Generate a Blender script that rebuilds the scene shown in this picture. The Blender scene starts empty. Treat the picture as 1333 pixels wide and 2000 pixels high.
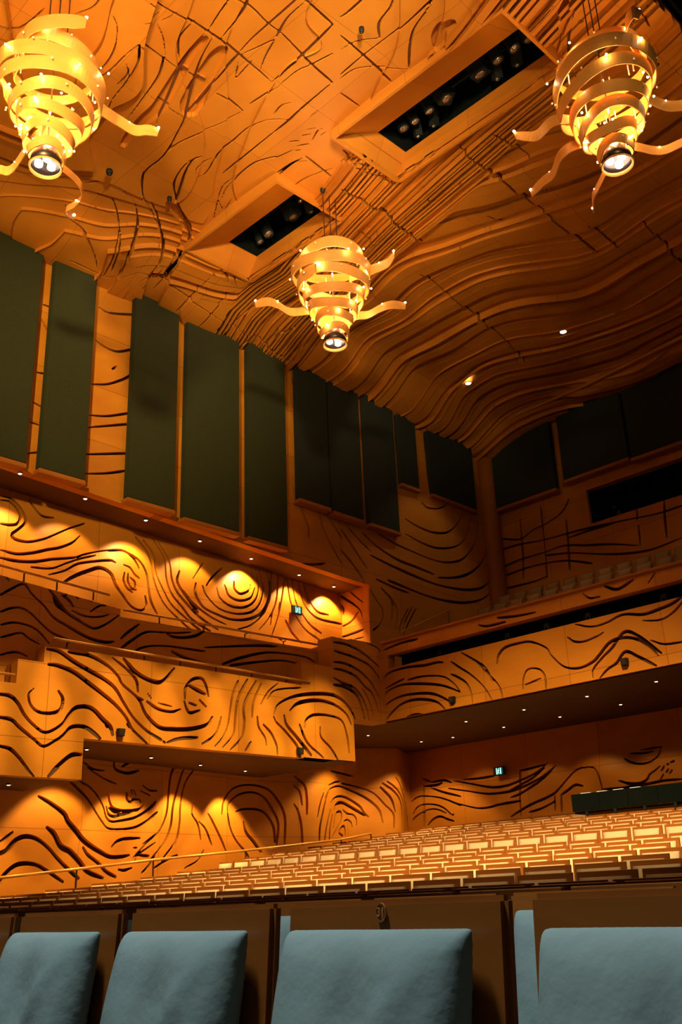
import bpy, bmesh, math, random
import numpy as np
from mathutils import Vector, Matrix
random.seed(7); rng = np.random.default_rng(7)
C = bpy.context.scene.collection
PI = math.pi
TRACES = {
 'RW': [
  [0.028,7.44,7.95,7.59,7.96,7.72,7.87,7.81,7.72,7.77,7.56,7.63,7.5,7.48,7.49],
  [0.028,7.43,8.03,7.63,8.02,7.82,7.87,7.92,7.64,7.81,7.47,7.69,7.34,7.75,7.26,8.0,7.26,8.3,7.38,8.55,7.54,8.85,7.74,9.17,7.92],
  [0.028,7.98,8.09,8.1,7.94,8.26,7.83,8.5,7.86],
  [0.028,7.53,7.01,7.82,7.0,8.12,7.08,8.42,7.21,8.67,7.31,8.93,7.47,9.08,7.64],
  [0.028,7.54,6.87,7.83,6.87,8.18,6.93,8.53,7.05,9.0,7.19,9.21,7.3,9.6,7.45,10.0,7.55,10.24,7.47,10.36,7.36,10.42,7.27],
  [0.028,8.14,6.82,8.54,6.88,8.85,7.05,9.16,7.21,9.43,7.32],
  [0.028,8.5,6.75,8.81,6.89,9.06,7.07,9.33,7.17,9.72,7.27,9.84,7.25],
  [0.028,10.04,7.24,10.19,7.22,10.31,7.11,10.43,7.06],
  [0.028,10.05,7.08,10.03,6.92,10.12,6.79,10.27,6.73],
  [0.028,10.14,7.08,10.14,6.92,10.24,6.81,10.36,6.8],
  [0.028,10.2,7.01,10.32,6.95,10.33,6.82],
  [0.028,9.71,7.46,10.05,7.54,10.42,7.43,10.61,7.2,10.68,6.89,10.75,6.64,10.91,6.4],
  [0.028,10.34,7.9,10.59,7.68,10.72,7.44,10.79,7.13,10.93,6.83,11.12,6.6,11.44,6.39,11.7,6.24,11.89,6.2],
  [0.028,10.52,7.88,10.78,7.61,10.85,7.25,11.05,6.91,11.24,6.67,11.57,6.46,11.96,6.25,12.09,6.22],
  [0.028,10.76,7.94,11.03,7.61,11.1,7.19,11.24,6.89,11.5,6.66,11.76,6.44,12.22,6.27],
  [0.028,10.89,7.91,11.15,7.58,11.23,7.21,11.36,6.96,11.62,6.74,11.95,6.52,12.42,6.33],
  [0.028,11.41,7.41,11.36,7.18,11.55,6.94,11.82,6.75,12.22,6.57,12.62,6.47],
  [0.028,11.97,7.19,12.08,6.99,12.42,6.77,12.9,6.74,13.32,6.87,13.54,7.14,13.62,7.5,13.55,7.84],
  [0.028,12.31,7.2,12.41,6.99,12.69,6.87,13.04,6.9,13.32,7.07,13.47,7.36,13.47,7.71],
  [0.028,12.51,7.29,12.62,7.08,12.9,7.02,13.22,7.14,13.36,7.39],
  [0.028,12.76,7.42,12.76,7.25,12.93,7.17,13.18,7.3,13.22,7.43],
  [0.028,12.48,7.68,12.2,7.4,12.07,7.21],
  [0.028,12.0,7.7,11.74,7.31],
  [0.028,13.93,7.92,13.84,7.37,13.69,6.93,13.32,6.58,12.9,6.4],
  [0.028,14.12,7.87,14.03,7.28,13.83,6.84,13.54,6.5],
  [0.028,14.31,7.81,14.18,7.25,14.06,6.82,13.9,6.39],
  [0.028,14.39,7.86,14.45,7.36,14.6,7.02,14.9,6.72,15.34,6.54],
  [0.028,14.54,7.86,14.61,7.39,14.76,7.11,15.03,6.85,15.38,6.7],
  [0.028,14.74,7.81,14.84,7.37,15.08,7.1,15.4,7.01,16.09,7.02],
  [0.028,14.9,7.81,15.01,7.46,15.24,7.19,15.57,7.16],
  [0.028,13.91,6.97,13.87,6.67],
  [0.028,14.09,6.41,14.2,6.37],
  [0.028,14.13,7.21,14.1,6.94],
  [0.04,8.82,6.67,9.03,6.83,9.29,6.98,9.53,7.08,9.74,7.0,9.86,6.79,10.04,6.62,10.28,6.45,10.52,6.42,10.64,6.54,10.6,6.72],
  [0.04,11.52,6.99,11.69,6.81,11.89,6.62],
  [0.04,11.81,7.21,11.81,6.99,12.01,6.75,12.35,6.65,12.76,6.6,13.18,6.67,13.54,6.85,13.76,7.18,13.84,7.54,13.77,7.89],
  [0.04,14.32,6.83,14.51,6.59,14.78,6.4],
 ],
 'EW': [
  [0.028,-16.59,7.97,-16.33,7.79,-15.97,7.55,-15.82,7.37,-15.83,7.26],
  [0.028,-16.16,7.9,-15.86,7.68,-15.47,7.4,-15.28,7.21,-15.22,7.05],
  [0.028,-15.74,7.9,-15.45,7.62,-15.17,7.38],
  [0.028,-16.85,7.52,-16.61,7.38,-16.25,7.28,-16.09,7.3,-16.04,7.36],
  [0.028,-16.89,7.17,-16.52,7.04,-16.0,6.96,-15.59,7.02,-15.35,7.19],
  [0.028,-16.66,6.91,-16.32,6.78,-15.91,6.72,-15.51,6.73,-15.21,6.75],
  [0.028,-15.51,6.58,-15.22,6.57],
 ],
 'UF': [
  [0.028,6.91,5.72,7.06,5.84,7.28,5.97,7.44,5.83,7.67,5.67,7.85,5.51,8.08,5.42,8.38,5.31,8.62,5.25,8.86,5.24,9.01,5.27],
  [0.028,6.94,5.45,7.11,5.54,7.27,5.57,7.44,5.51,7.64,5.37,7.84,5.25,8.13,5.18],
  [0.028,6.96,5.24,7.16,5.31,7.35,5.31,7.51,5.28,7.65,5.2,7.8,5.07],
  [0.028,6.98,5.04,7.15,5.11,7.31,5.16,7.45,5.09,7.64,5.02],
  [0.028,7.0,4.76,7.15,4.82,7.28,4.84,7.44,4.8],
  [0.028,7.75,5.96,7.85,5.86,8.01,5.7,8.13,5.61,8.36,5.52,8.55,5.45,8.69,5.46,8.9,5.59,9.09,5.75],
  [0.028,7.83,5.84,7.89,5.73,8.07,5.63],
  [0.028,8.19,5.68,8.36,5.64,8.53,5.63,8.74,5.67,8.89,5.73],
  [0.028,7.99,5.91,8.11,5.85,8.2,5.76],
  [0.028,8.24,6.06,8.23,5.95,8.28,5.91],
  [0.028,8.45,6.03,8.46,5.94,8.55,5.9],
  [0.028,8.53,5.72,8.7,5.85,8.82,5.88],
  [0.028,8.1,6.04,8.03,5.89],
  [0.028,6.89,6.12,7.01,5.99],
  [0.028,9.19,5.36,9.31,5.48,9.54,5.67],
  [0.028,9.2,5.19,9.41,5.36,9.69,5.55,10.01,5.6,10.35,5.64,10.66,5.7],
  [0.028,9.43,5.13,9.6,5.25,9.86,5.33,10.19,5.37,10.53,5.38,10.99,5.39],
  [0.028,10.15,5.59,10.28,5.56,10.52,5.58,10.8,5.66,10.99,5.78],
  [0.028,10.26,5.28,10.53,5.21,10.77,5.18,11.0,5.16],
  [0.028,11.42,5.2,11.85,5.38,12.43,5.56,12.9,5.62,13.53,5.63,13.81,5.56],
  [0.028,11.6,5.2,12.24,5.35,12.9,5.47,13.45,5.46],
  [0.028,10.99,5.46,11.6,5.57,12.24,5.68,12.77,5.74],
 ],
 'LF': [
  [0.04,7.54,4.84,7.74,4.83,8.02,4.7,8.31,4.59,8.6,4.48,8.8,4.36,8.96,4.16,9.16,3.93,9.42,3.74,9.73,3.6,9.81,3.56],
  [0.04,7.58,4.6,7.75,4.6,8.03,4.53,8.32,4.38,8.56,4.25,8.81,4.1,9.02,3.92,9.17,3.72,9.48,3.5],
  [0.04,7.92,4.85,8.29,4.84,8.63,4.72,8.84,4.57,8.94,4.44,9.25,4.24,9.41,4.0,9.68,3.81,9.99,3.8,10.36,3.84,10.69,3.94,10.8,4.08],
  [0.04,8.94,4.87,9.18,4.68,9.44,4.58,9.65,4.56,9.8,4.65,9.96,4.84],
  [0.04,9.86,3.57,10.1,3.65,10.48,3.7],
  [0.04,9.43,4.21,9.66,4.11,9.93,4.09,10.11,4.15],
  [0.04,10.31,4.57,10.63,4.47],
  [0.04,11.99,4.05,12.17,3.91,12.3,3.7,12.32,3.54],
  [0.04,12.24,4.22,12.3,4.13,12.49,4.0,12.75,3.79,12.87,3.65],
  [0.04,12.5,4.27,12.56,4.1,12.81,3.89,13.17,3.58],
  [0.04,12.24,4.27,12.37,4.47,12.77,4.66,13.31,4.77,13.8,4.8,14.12,4.7,14.35,4.49,14.47,4.27],
  [0.04,12.66,4.38,12.9,4.55,13.38,4.65,13.8,4.62,14.15,4.47,14.3,4.26],
  [0.04,13.02,4.1,13.09,4.25,13.3,4.36,13.71,4.38,14.03,4.31,14.16,4.04,14.21,3.7],
  [0.04,13.43,4.13,13.45,3.94,13.69,3.76,13.88,3.55],
  [0.04,6.82,4.05,6.98,4.04,7.11,3.95,7.23,3.79,7.39,3.65,7.61,3.55,7.87,3.69,7.99,3.86,8.11,3.98,8.3,4.01,8.44,3.96,8.59,3.84,8.74,3.73,8.79,3.61],
  [0.04,6.85,3.71,7.03,3.69,7.17,3.59,7.28,3.52,7.41,3.44,7.59,3.34,7.8,3.45,7.92,3.54,8.05,3.67,8.27,3.69,8.46,3.6,8.56,3.53],
  [0.04,6.89,3.29,7.05,3.26,7.21,3.14,7.36,2.98,7.46,2.89],
  [0.04,7.71,2.9,7.87,3.07,8.08,3.24,8.24,3.26],
  [0.028,8.72,4.86,8.98,4.72,9.19,4.55,9.24,4.36],
  [0.028,9.25,4.26,9.34,4.23],
  [0.028,9.44,4.34,9.5,4.28],
  [0.028,9.66,4.21,9.92,4.18],
  [0.028,10.2,4.34,10.21,4.52,10.35,4.69,10.54,4.74,10.65,4.63,10.71,4.44],
  [0.028,10.19,4.29,10.25,4.16,10.33,4.11,10.52,4.17],
  [0.028,10.3,4.28,10.44,4.25],
  [0.028,10.52,4.35,10.66,4.25],
  [0.028,10.59,3.6,10.81,3.73,10.92,3.87,11.0,4.1],
  [0.028,10.87,3.58,11.04,3.75,11.15,3.98,11.21,4.3,11.26,4.54,11.38,4.79],
  [0.028,11.04,3.57,11.27,3.81,11.32,4.13,11.38,4.46,11.6,4.84],
  [0.028,11.21,3.54,11.47,3.78,11.53,4.06,11.53,4.38,11.81,4.84],
  [0.028,11.71,4.17,11.75,4.45,11.94,4.81],
  [0.028,11.56,3.56,11.68,3.71],
  [0.028,11.84,4.18,11.87,4.0,12.02,3.82,12.05,3.69],
  [0.028,11.93,4.43,12.12,4.68,12.35,4.86],
  [0.028,12.09,4.54,12.31,4.73,12.94,4.85],
  [0.028,12.89,4.13,13.08,3.81,13.5,3.55],
  [0.028,7.35,4.19,7.28,4.1,7.32,3.95,7.46,3.85,7.68,3.85,7.83,3.92,7.86,4.09,7.78,4.2],
  [0.028,8.65,3.75,8.68,3.71],
  [0.028,9.06,3.8,9.1,3.76],
  [0.028,13.89,5.89,14.2,5.9,14.56,5.84,14.83,5.74,15.19,5.56],
  [0.028,13.89,5.71,14.19,5.69,14.55,5.64,14.91,5.54,15.18,5.33,15.21,5.2],
  [0.028,13.87,5.48,14.18,5.49,14.54,5.41,14.8,5.28,14.98,5.14,15.15,4.91],
  [0.028,13.87,5.34,14.13,5.34,14.48,5.26,14.74,5.08,14.96,4.95,15.12,4.62],
  [0.028,13.86,5.15,14.07,5.09,14.42,5.02,14.64,4.85,14.76,4.64,14.83,4.4],
  [0.028,14.65,5.03,14.78,4.9,14.9,4.69,14.97,4.48],
  [0.028,14.85,6.02,15.13,5.97,15.28,5.9],
  [0.04,13.85,5.01,14.11,5.01,14.42,4.92,14.58,4.75,14.7,4.42],
 ],
 'BF': [
  [0.028,-14.08,5.27,-13.89,5.4,-13.58,5.44,-13.24,5.43,-12.86,5.39,-12.54,5.39,-12.38,5.36],
  [0.028,-13.98,5.1,-13.73,5.16,-13.45,5.21],
  [0.028,-13.34,5.17,-13.05,5.18,-12.68,5.14,-12.37,5.06,-12.15,4.9,-12.0,4.72],
  [0.028,-14.03,4.97,-13.83,5.06,-13.48,5.1,-12.98,5.03,-12.5,4.92,-12.2,4.8,-12.0,4.69],
  [0.028,-14.08,4.68,-13.89,4.8,-13.54,4.87,-13.12,4.85,-12.71,4.78,-12.41,4.64,-12.19,4.48],
  [0.028,-14.01,4.43,-13.87,4.55,-13.6,4.69,-13.3,4.74,-12.93,4.7,-12.61,4.6,-12.41,4.43],
  [0.028,-13.41,4.42,-13.2,4.44,-12.95,4.4],
  [0.028,-14.03,5.92,-13.76,5.95,-13.41,5.98,-13.02,5.97],
  [0.028,-12.17,5.33,-11.99,5.19,-11.75,5.02,-11.52,4.81,-11.36,4.61,-11.26,4.42],
  [0.028,-11.89,5.46,-11.6,5.25,-11.37,5.01,-11.15,4.77,-11.05,4.61,-11.01,4.43],
  [0.028,-12.19,5.08,-12.04,5.0,-11.83,4.84,-11.73,4.62,-11.72,4.44],
  [0.028,-11.06,5.1,-11.01,5.24,-10.84,5.36,-10.54,5.38,-10.25,5.35,-9.93,5.17,-9.84,5.01,-9.6,4.76,-9.29,4.68,-9.0,4.74,-8.85,4.84,-8.62,5.01,-8.36,5.04,-8.13,4.97,-7.91,4.8,-7.76,4.61],
  [0.028,-10.53,4.52,-10.5,4.7,-10.38,4.85,-10.15,4.82,-10.03,4.67,-10.03,4.43],
  [0.028,-10.47,4.58,-10.12,4.64],
  [0.028,-9.04,4.47,-9.02,4.6,-8.81,4.77,-8.59,4.91,-8.32,5.13,-8.07,5.01,-7.7,4.64],
  [0.028,-8.91,4.43,-8.74,4.55,-8.55,4.63,-8.35,4.79,-8.13,4.66,-7.83,4.45],
  [0.028,-9.45,5.27,-9.33,5.17,-9.12,5.13,-8.85,5.17,-8.72,5.21],
  [0.028,-7.85,4.89,-7.63,4.78,-7.3,4.75],
  [0.028,-11.71,5.35,-11.36,5.08,-11.21,4.78],
  [0.028,-9.26,5.47,-8.93,5.36,-8.62,5.37,-8.3,5.44,-7.92,5.36,-7.63,5.38,-7.38,5.42,-7.17,5.5],
  [0.028,-7.94,5.25,-7.61,5.2,-7.36,5.28,-7.18,5.41],
  [0.028,-11.43,5.93,-11.21,5.86,-10.78,5.85],
  [0.028,-10.95,5.97,-10.54,5.91,-10.07,5.88],
  [0.028,-9.9,6.3,-9.83,6.41],
  [0.028,-9.02,5.99,-8.9,5.88,-8.7,5.86],
  [0.028,-7.73,5.88,-7.59,6.01],
  [0.028,-8.57,6.02,-8.33,5.91,-8.01,6.0],
  [0.028,-13.19,6.15,-12.77,6.13],
 ],
 'SW': [
  [0.028,18.07,10.3,18.26,10.21,18.68,10.29,19.01,10.46,19.18,10.62],
  [0.028,17.42,9.72,17.81,9.61,18.4,9.57,19.02,9.72,19.49,10.08,19.75,10.43],
  [0.028,17.4,9.31,17.97,9.2,18.56,9.19,19.3,9.39,19.76,9.71,20.03,10.13,20.2,10.54],
  [0.028,16.47,9.13,17.0,8.98,17.65,8.89,18.32,8.84,18.93,8.89,19.57,9.1,20.05,9.49,20.33,9.91,20.53,10.55],
  [0.028,15.43,9.11,15.75,8.86,16.17,8.61],
  [0.028,15.25,8.94,15.57,8.63,15.81,8.37,16.01,8.16],
  [0.028,15.22,8.43,15.54,8.19,15.86,7.88,15.89,7.77],
  [0.028,16.29,7.94,16.9,7.83,17.36,7.79],
  [0.028,16.02,7.73,16.26,7.46,16.5,7.2,16.39,6.87,16.03,6.63],
  [0.028,16.71,7.61,16.99,7.28,16.91,6.83],
  [0.028,16.45,7.75,16.79,7.49,16.8,7.06],
  [0.04,15.93,9.03,16.44,8.76,17.06,8.57,17.71,8.51,18.38,8.46],
  [0.04,18.55,8.41,19.3,8.57,19.96,8.83,20.45,9.18,20.86,9.66],
  [0.04,16.16,8.51,16.77,8.38,17.49,8.27,18.25,8.22,19.05,8.25,19.9,8.36,20.59,8.6,20.99,9.03,21.18,9.51],
  [0.04,16.69,7.98,17.27,7.9,18.02,7.85,18.81,7.87,19.64,7.97,20.42,8.21,21.04,8.61],
  [0.04,17.37,7.41,17.15,7.06,17.04,6.79],
  [0.04,17.65,7.46,17.38,7.03,17.27,6.83],
  [0.04,17.51,7.46,17.24,7.04],
  [0.028,13.7,9.73,13.92,9.3,14.1,8.97,14.21,8.75,14.2,8.51],
  [0.028,14.54,9.21,14.69,8.8,14.95,8.43,15.21,8.12],
  [0.028,14.9,9.11,15.24,8.75],
  [0.028,13.84,7.83,14.3,7.9,14.69,8.01],
  [0.028,8.56,8.87,9.47,9.16],
  [0.028,8.58,8.48,9.04,8.62,9.45,8.79],
  [0.028,8.69,12.78,8.88,12.68,9.18,12.66,9.54,12.76],
  [0.028,8.66,12.1,8.91,12.08,9.53,12.3],
  [0.028,8.63,11.33,8.84,11.27,9.13,11.28,9.51,11.49],
  [0.028,8.61,10.36,8.94,10.48,9.28,10.71,9.5,10.91],
  [0.028,8.59,9.69,8.98,9.8,9.49,10.04],
  [0.028,8.58,9.43,9.05,9.62,9.47,9.79],
  [0.028,8.58,8.87,9.47,9.16],
  [0.028,9.03,10.85,9.12,10.94],
  [0.028,7.48,11.31,7.63,11.1],
  [0.028,7.48,11.65,7.64,11.66],
  [0.028,7.47,10.19,7.65,10.23],
  [0.028,7.44,9.57,7.62,9.53],
  [0.028,7.43,9.16,7.6,9.16],
  [0.028,7.43,8.55,7.62,8.63],
  [0.028,13.77,12.63,13.95,11.74],
  [0.028,13.75,11.94,13.97,11.22],
 ],
 'RU': [
  [0.022,-14.7,9.99,-14.13,9.82,-13.7,9.96,-13.36,10.0,-12.95,10.1,-12.7,10.23,-12.51,10.46],
  [0.022,-14.82,9.69,-14.15,9.68,-13.42,9.59,-12.56,9.56,-11.81,9.51,-10.96,9.43,-10.14,9.35,-9.52,9.36],
  [0.022,-14.8,9.2,-14.2,9.26,-13.47,9.25,-12.83,9.27,-12.17,9.1,-11.46,8.93,-10.79,8.71],
  [0.022,-14.74,8.94,-14.07,8.98,-13.43,8.95,-12.81,8.86,-12.1,8.6],
  [0.022,-14.79,8.59,-14.29,8.57,-13.8,8.56,-13.43,8.6],
  [0.022,-13.4,9.16,-12.64,9.02,-11.5,8.68,-10.55,8.52,-9.66,8.59],
  [0.022,-12.65,9.44,-12.12,9.46,-11.38,9.45],
  [0.02,-14.06,10.39,-14.08,9.85,-14.11,9.28,-14.17,8.72],
  [0.02,-13.38,10.52,-13.39,10.08,-13.39,9.65,-13.41,9.09,-13.44,8.57],
  [0.02,-12.67,9.94,-12.68,9.59,-12.7,9.24,-12.75,8.6],
  [0.02,-10.7,9.19,-10.73,8.7],
  [0.02,-9.95,9.59,-10.0,9.21,-10.04,8.7],
  [0.02,-10.68,9.61,-10.71,9.35],
 ],
 'LW': [
  [0.028,9.24,3.09,9.45,2.95,9.64,2.8,9.84,2.59,9.98,2.46,10.12,2.36,10.34,2.34,10.75,2.38,11.03,2.5,11.27,2.67],
  [0.028,9.44,3.12,9.65,3.04,9.85,2.89,9.99,2.72,10.08,2.54,10.22,2.47,10.49,2.5,10.8,2.57,11.08,2.73,11.22,2.86],
  [0.028,10.11,2.94,10.15,2.81,10.23,2.71,10.43,2.67,10.68,2.68,10.85,2.71,10.92,2.78],
  [0.028,10.14,2.7,10.26,2.64,10.39,2.64],
  [0.028,10.07,2.72,10.13,2.6,10.27,2.56,10.49,2.61,10.68,2.64],
  [0.028,10.55,2.99,10.57,2.87,10.66,2.83,10.7,2.88,10.84,2.88,10.87,2.83],
  [0.028,10.66,3.05,10.69,2.98],
  [0.028,10.72,3.04,10.76,2.96],
  [0.028,10.86,3.04,11.04,2.98,11.07,2.96],
  [0.028,10.91,3.14,11.06,3.06,11.25,3.06],
  [0.028,7.93,2.08,8.03,2.14,8.15,2.23],
  [0.028,10.8,1.77,10.89,1.9,11.05,2.0,11.29,2.13],
  [0.028,10.99,2.1,11.28,2.28],
  [0.028,10.27,2.04,10.38,2.13,10.57,2.18,10.9,2.2],
  [0.028,10.46,1.65,10.6,1.64,10.76,1.68],
  [0.028,10.78,2.03,10.85,2.03],
  [0.028,9.46,3.49,9.73,3.37,10.0,3.35],
  [0.028,10.23,3.57,10.27,3.41,10.56,3.35,10.81,3.41],
  [0.028,10.44,3.46,10.69,3.59,10.98,3.59],
  [0.05,8.6,2.82,8.83,2.72,9.11,2.56,9.21,2.43,9.4,2.28,9.56,2.15,9.77,2.04,9.99,1.95,10.23,1.87,10.5,1.87,10.68,1.9],
  [0.05,8.81,2.32,8.96,2.22,9.12,2.03,9.33,1.94,9.54,1.79,9.75,1.62,10.1,1.51],
  [0.05,7.95,1.9,8.07,1.94,8.19,2.07,8.32,2.15,8.48,2.17,8.67,2.12,8.89,1.99,9.09,1.83,9.3,1.68,9.56,1.51],
  [0.05,7.99,1.45,8.11,1.59,8.27,1.71,8.45,1.75,8.68,1.73,8.89,1.64,9.07,1.55,9.24,1.46],
  [0.05,9.6,2.01,9.73,1.89,9.97,1.76,10.17,1.62,10.39,1.53],
  [0.05,10.94,1.9,11.15,1.89],
  [0.05,11.02,1.6,11.18,1.72,11.3,1.88],
  [0.028,10.79,1.86,11.04,2.08,11.35,2.32,11.54,2.65,11.59,3.04,11.68,3.43,11.91,3.7],
  [0.028,11.18,1.81,11.49,2.09,11.68,2.42,11.73,2.8,11.86,3.15,12.06,3.56,12.35,3.73],
  [0.028,11.5,1.82,11.83,2.14,11.92,2.48,11.94,2.86,12.07,3.26,12.35,3.58],
  [0.028,12.26,2.88,12.23,2.68,12.38,2.49,12.49,2.21],
  [0.028,12.41,2.54,12.6,2.4,12.82,2.12],
  [0.028,12.66,2.7,12.89,2.46,13.12,2.22,13.27,2.02],
  [0.028,13.31,2.73,13.34,2.93,13.66,3.13,14.07,3.21,14.38,3.14,14.6,2.88,14.74,2.57,14.7,2.14],
  [0.028,13.11,2.72,13.19,2.98,13.5,3.25,13.99,3.36,14.46,3.31,14.71,3.1,14.89,2.73,14.88,2.15],
  [0.028,13.58,2.79,13.82,2.85,14.23,2.86,14.45,2.77,14.63,2.51,14.66,2.2],
  [0.028,12.12,1.68,12.46,1.82,12.6,2.01],
  [0.028,11.31,1.68,11.63,1.82,11.9,1.91],
  [0.028,9.62,3.37,9.98,3.22,10.29,3.14],
  [0.04,13.31,2.73,13.39,2.48,13.58,2.23,13.9,1.98,13.98,1.88],
  [0.04,13.82,2.59,13.9,2.39,14.14,2.19,14.34,1.99],
  [0.028,15.13,3.58,15.28,3.46,15.38,3.33,15.41,3.05,15.4,2.77],
  [0.028,15.12,3.37,15.24,3.24,15.29,2.97],
  [0.028,15.11,2.98,15.19,2.84,15.26,2.54,15.28,2.13],
  [0.028,16.14,3.43,16.46,3.52,16.76,3.57],
  [0.028,16.85,3.54,17.19,3.53,17.5,3.48,17.8,3.34,18.01,3.08,18.2,2.84,18.2,2.54],
  [0.028,15.97,3.15,16.16,3.33,16.5,3.43,16.88,3.46,17.27,3.4,17.58,3.27,17.79,3.1,17.91,2.92,17.96,2.66],
  [0.028,16.19,3.05,16.45,3.18,16.83,3.24,17.17,3.21,17.47,3.06,17.59,2.89,17.68,2.8],
  [0.028,16.88,2.94,17.11,2.87,17.3,2.85,17.39,2.76,17.4,2.62],
  [0.028,16.29,2.52,16.38,2.74,16.51,2.85,16.68,2.89,16.78,2.86,16.76,2.72,16.54,2.54,16.2,2.31],
  [0.028,16.93,2.69,17.1,2.73,17.23,2.68,17.27,2.58],
  [0.028,16.58,2.46,16.88,2.58,16.96,2.52,16.97,2.38],
  [0.028,16.58,2.41,16.83,2.36],
  [0.028,16.12,3.3,15.97,3.07,15.85,2.78,15.75,2.5,15.72,2.22],
  [0.028,16.18,2.9,16.05,2.67,15.94,2.39,15.89,2.19],
  [0.028,16.26,2.79,16.13,2.5,16.08,2.22],
  [0.028,15.91,3.24,15.78,3.0,15.69,2.72],
  [0.028,16.26,3.75,16.6,3.76,16.99,3.77,17.34,3.74],
  [0.028,18.0,3.56,18.22,3.39,18.44,3.15,18.5,2.85,18.45,2.5],
  [0.028,18.1,3.6,18.36,3.4,18.58,3.16,18.65,2.85,18.64,2.52],
  [0.028,18.32,3.7,18.51,3.5,18.73,3.23,18.79,2.86,18.76,2.52],
  [0.028,18.55,3.72,18.69,3.41,18.86,3.17,18.96,2.86,18.98,2.56],
  [0.028,17.95,3.47,18.16,3.2,18.25,2.9],
  [0.04,16.35,2.91,16.52,3.04,16.86,3.1,17.16,3.05,17.42,2.94,17.59,2.83],
 ],
 'RL': [
  [0.028,-16.85,3.21,-16.67,3.29,-16.48,3.3,-16.17,3.26,-15.84,3.18,-15.53,3.06,-15.33,2.97],
  [0.028,-16.83,2.91,-16.69,3.05,-16.48,3.1,-16.14,3.07,-15.86,2.97,-15.64,2.8,-15.56,2.79],
  [0.028,-16.89,2.73,-16.76,2.83,-16.53,2.92,-16.28,2.97,-16.03,2.94,-15.79,2.84],
  [0.028,-16.37,2.61,-16.22,2.72,-16.0,2.78,-15.77,2.7,-15.57,2.64],
  [0.028,-16.19,3.46,-15.83,3.33,-15.51,3.24,-15.3,3.18],
  [0.028,-16.44,3.71,-16.22,3.62],
  [0.028,-16.18,3.6,-15.8,3.61,-15.56,3.53],
  [0.04,-16.39,3.53,-16.02,3.52,-15.85,3.55],
  [0.04,-16.43,3.56,-16.46,3.08,-16.5,2.59],
  [0.028,-15.47,3.56,-15.01,3.45,-14.42,3.31,-13.98,3.29,-13.54,3.36,-13.1,3.48,-12.74,3.67],
  [0.028,-15.65,3.4,-15.11,3.29,-14.58,3.18,-14.14,3.15,-13.56,3.19,-12.98,3.36,-12.54,3.59],
  [0.028,-15.52,3.06,-14.92,2.89,-14.55,2.86,-14.17,2.9,-13.6,2.92],
  [0.028,-15.16,3.56,-14.7,3.54,-14.28,3.55],
  [0.028,-13.88,2.61,-13.58,2.72,-13.22,2.83,-12.9,2.91,-12.65,3.0,-12.51,3.09,-12.32,3.23,-12.07,3.4,-11.87,3.46,-11.74,3.44],
  [0.028,-13.34,2.66,-13.06,2.7,-12.82,2.77,-12.68,2.83,-12.64,2.94],
  [0.028,-13.83,3.02,-13.53,3.08,-13.17,3.21,-12.88,3.35,-12.61,3.54],
  [0.028,-13.81,3.19,-13.51,3.27,-13.18,3.38,-12.85,3.57],
  [0.028,-12.48,2.95,-12.28,3.04,-12.08,3.12,-11.89,3.08],
  [0.028,-11.74,3.46,-11.55,3.42,-11.45,3.3,-11.41,3.14,-11.4,2.98],
  [0.028,-11.41,2.96,-10.89,2.94,-10.36,2.97,-10.01,3.0,-9.64,2.99],
  [0.028,-10.97,3.09,-10.79,3.02,-10.55,3.0,-10.37,3.06,-10.3,3.15,-10.17,3.22,-10.06,3.29],
  [0.028,-10.8,3.52,-10.66,3.43,-10.46,3.38,-10.25,3.4,-10.06,3.51,-9.98,3.66],
  [0.028,-10.66,3.62,-10.4,3.59,-10.16,3.6],
  [0.028,-10.42,3.66,-10.18,3.67,-9.96,3.67],
  [0.028,-13.51,3.58,-13.52,3.3,-13.56,2.94,-13.59,2.61],
  [0.028,-13.51,3.58,-13.22,3.6,-12.84,3.64],
  [0.028,-12.48,2.94,-12.52,2.62],
  [0.028,-12.64,2.95,-12.68,2.65],
  [0.028,-10.09,3.03,-10.01,3.12],
  [0.028,-10.03,3.2,-9.97,3.28],
  [0.028,-9.94,3.16,-9.89,3.21],
  [0.028,-9.87,3.13,-9.82,3.18],
  [0.028,-9.9,3.31,-9.87,3.31],
  [0.028,-9.81,3.34,-9.75,3.36],
 ],
 'CE': [
  [0.03,-9.0,5.72,-9.01,5.96,-8.98,6.38,-8.98,6.69,-8.98,6.94,-9.02,7.33,-9.04,7.53,-9.06,7.8,-9.09,8.06],
  [0.03,-8.25,6.53,-8.21,6.9,-8.26,7.27,-8.26,7.57,-8.33,8.01,-8.38,8.34,-8.42,8.76],
  [0.03,-7.55,7.29,-7.55,7.48,-7.59,7.95],
  [0.03,-10.53,7.43,-10.13,7.41,-9.52,7.37,-9.05,7.34],
  [0.03,-9.08,8.07,-8.68,8.06,-8.37,8.04,-7.99,8.01,-7.61,7.97],
  [0.03,-9.83,8.79,-9.48,8.79,-9.17,8.77,-8.42,8.76],
  [0.03,-12.39,8.59,-12.02,8.42,-11.55,8.21,-11.21,8.13,-11.09,8.18],
  [0.018,-9.02,7.33,-8.69,7.3,-8.29,7.29,-7.8,7.28,-7.56,7.27],
  [0.018,-9.66,8.11,-9.13,8.18],
  [0.018,-9.11,8.19,-8.64,8.19,-8.39,8.26,-8.0,8.35],
  [0.018,-11.26,8.8,-10.56,8.79,-9.82,8.78],
  [0.018,-10.59,7.85,-10.24,8.0,-9.88,8.11],
  [0.018,-11.41,7.69,-11.06,7.69,-10.61,7.84],
  [0.018,-9.73,6.0,-9.75,6.24,-9.78,6.68],
  [0.018,-9.78,6.68,-9.78,6.91,-9.77,7.14,-9.76,7.25],
  [0.018,-10.51,6.76,-10.52,7.09,-10.53,7.43],
  [0.018,-9.83,7.55,-9.82,7.76,-9.86,8.11],
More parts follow.
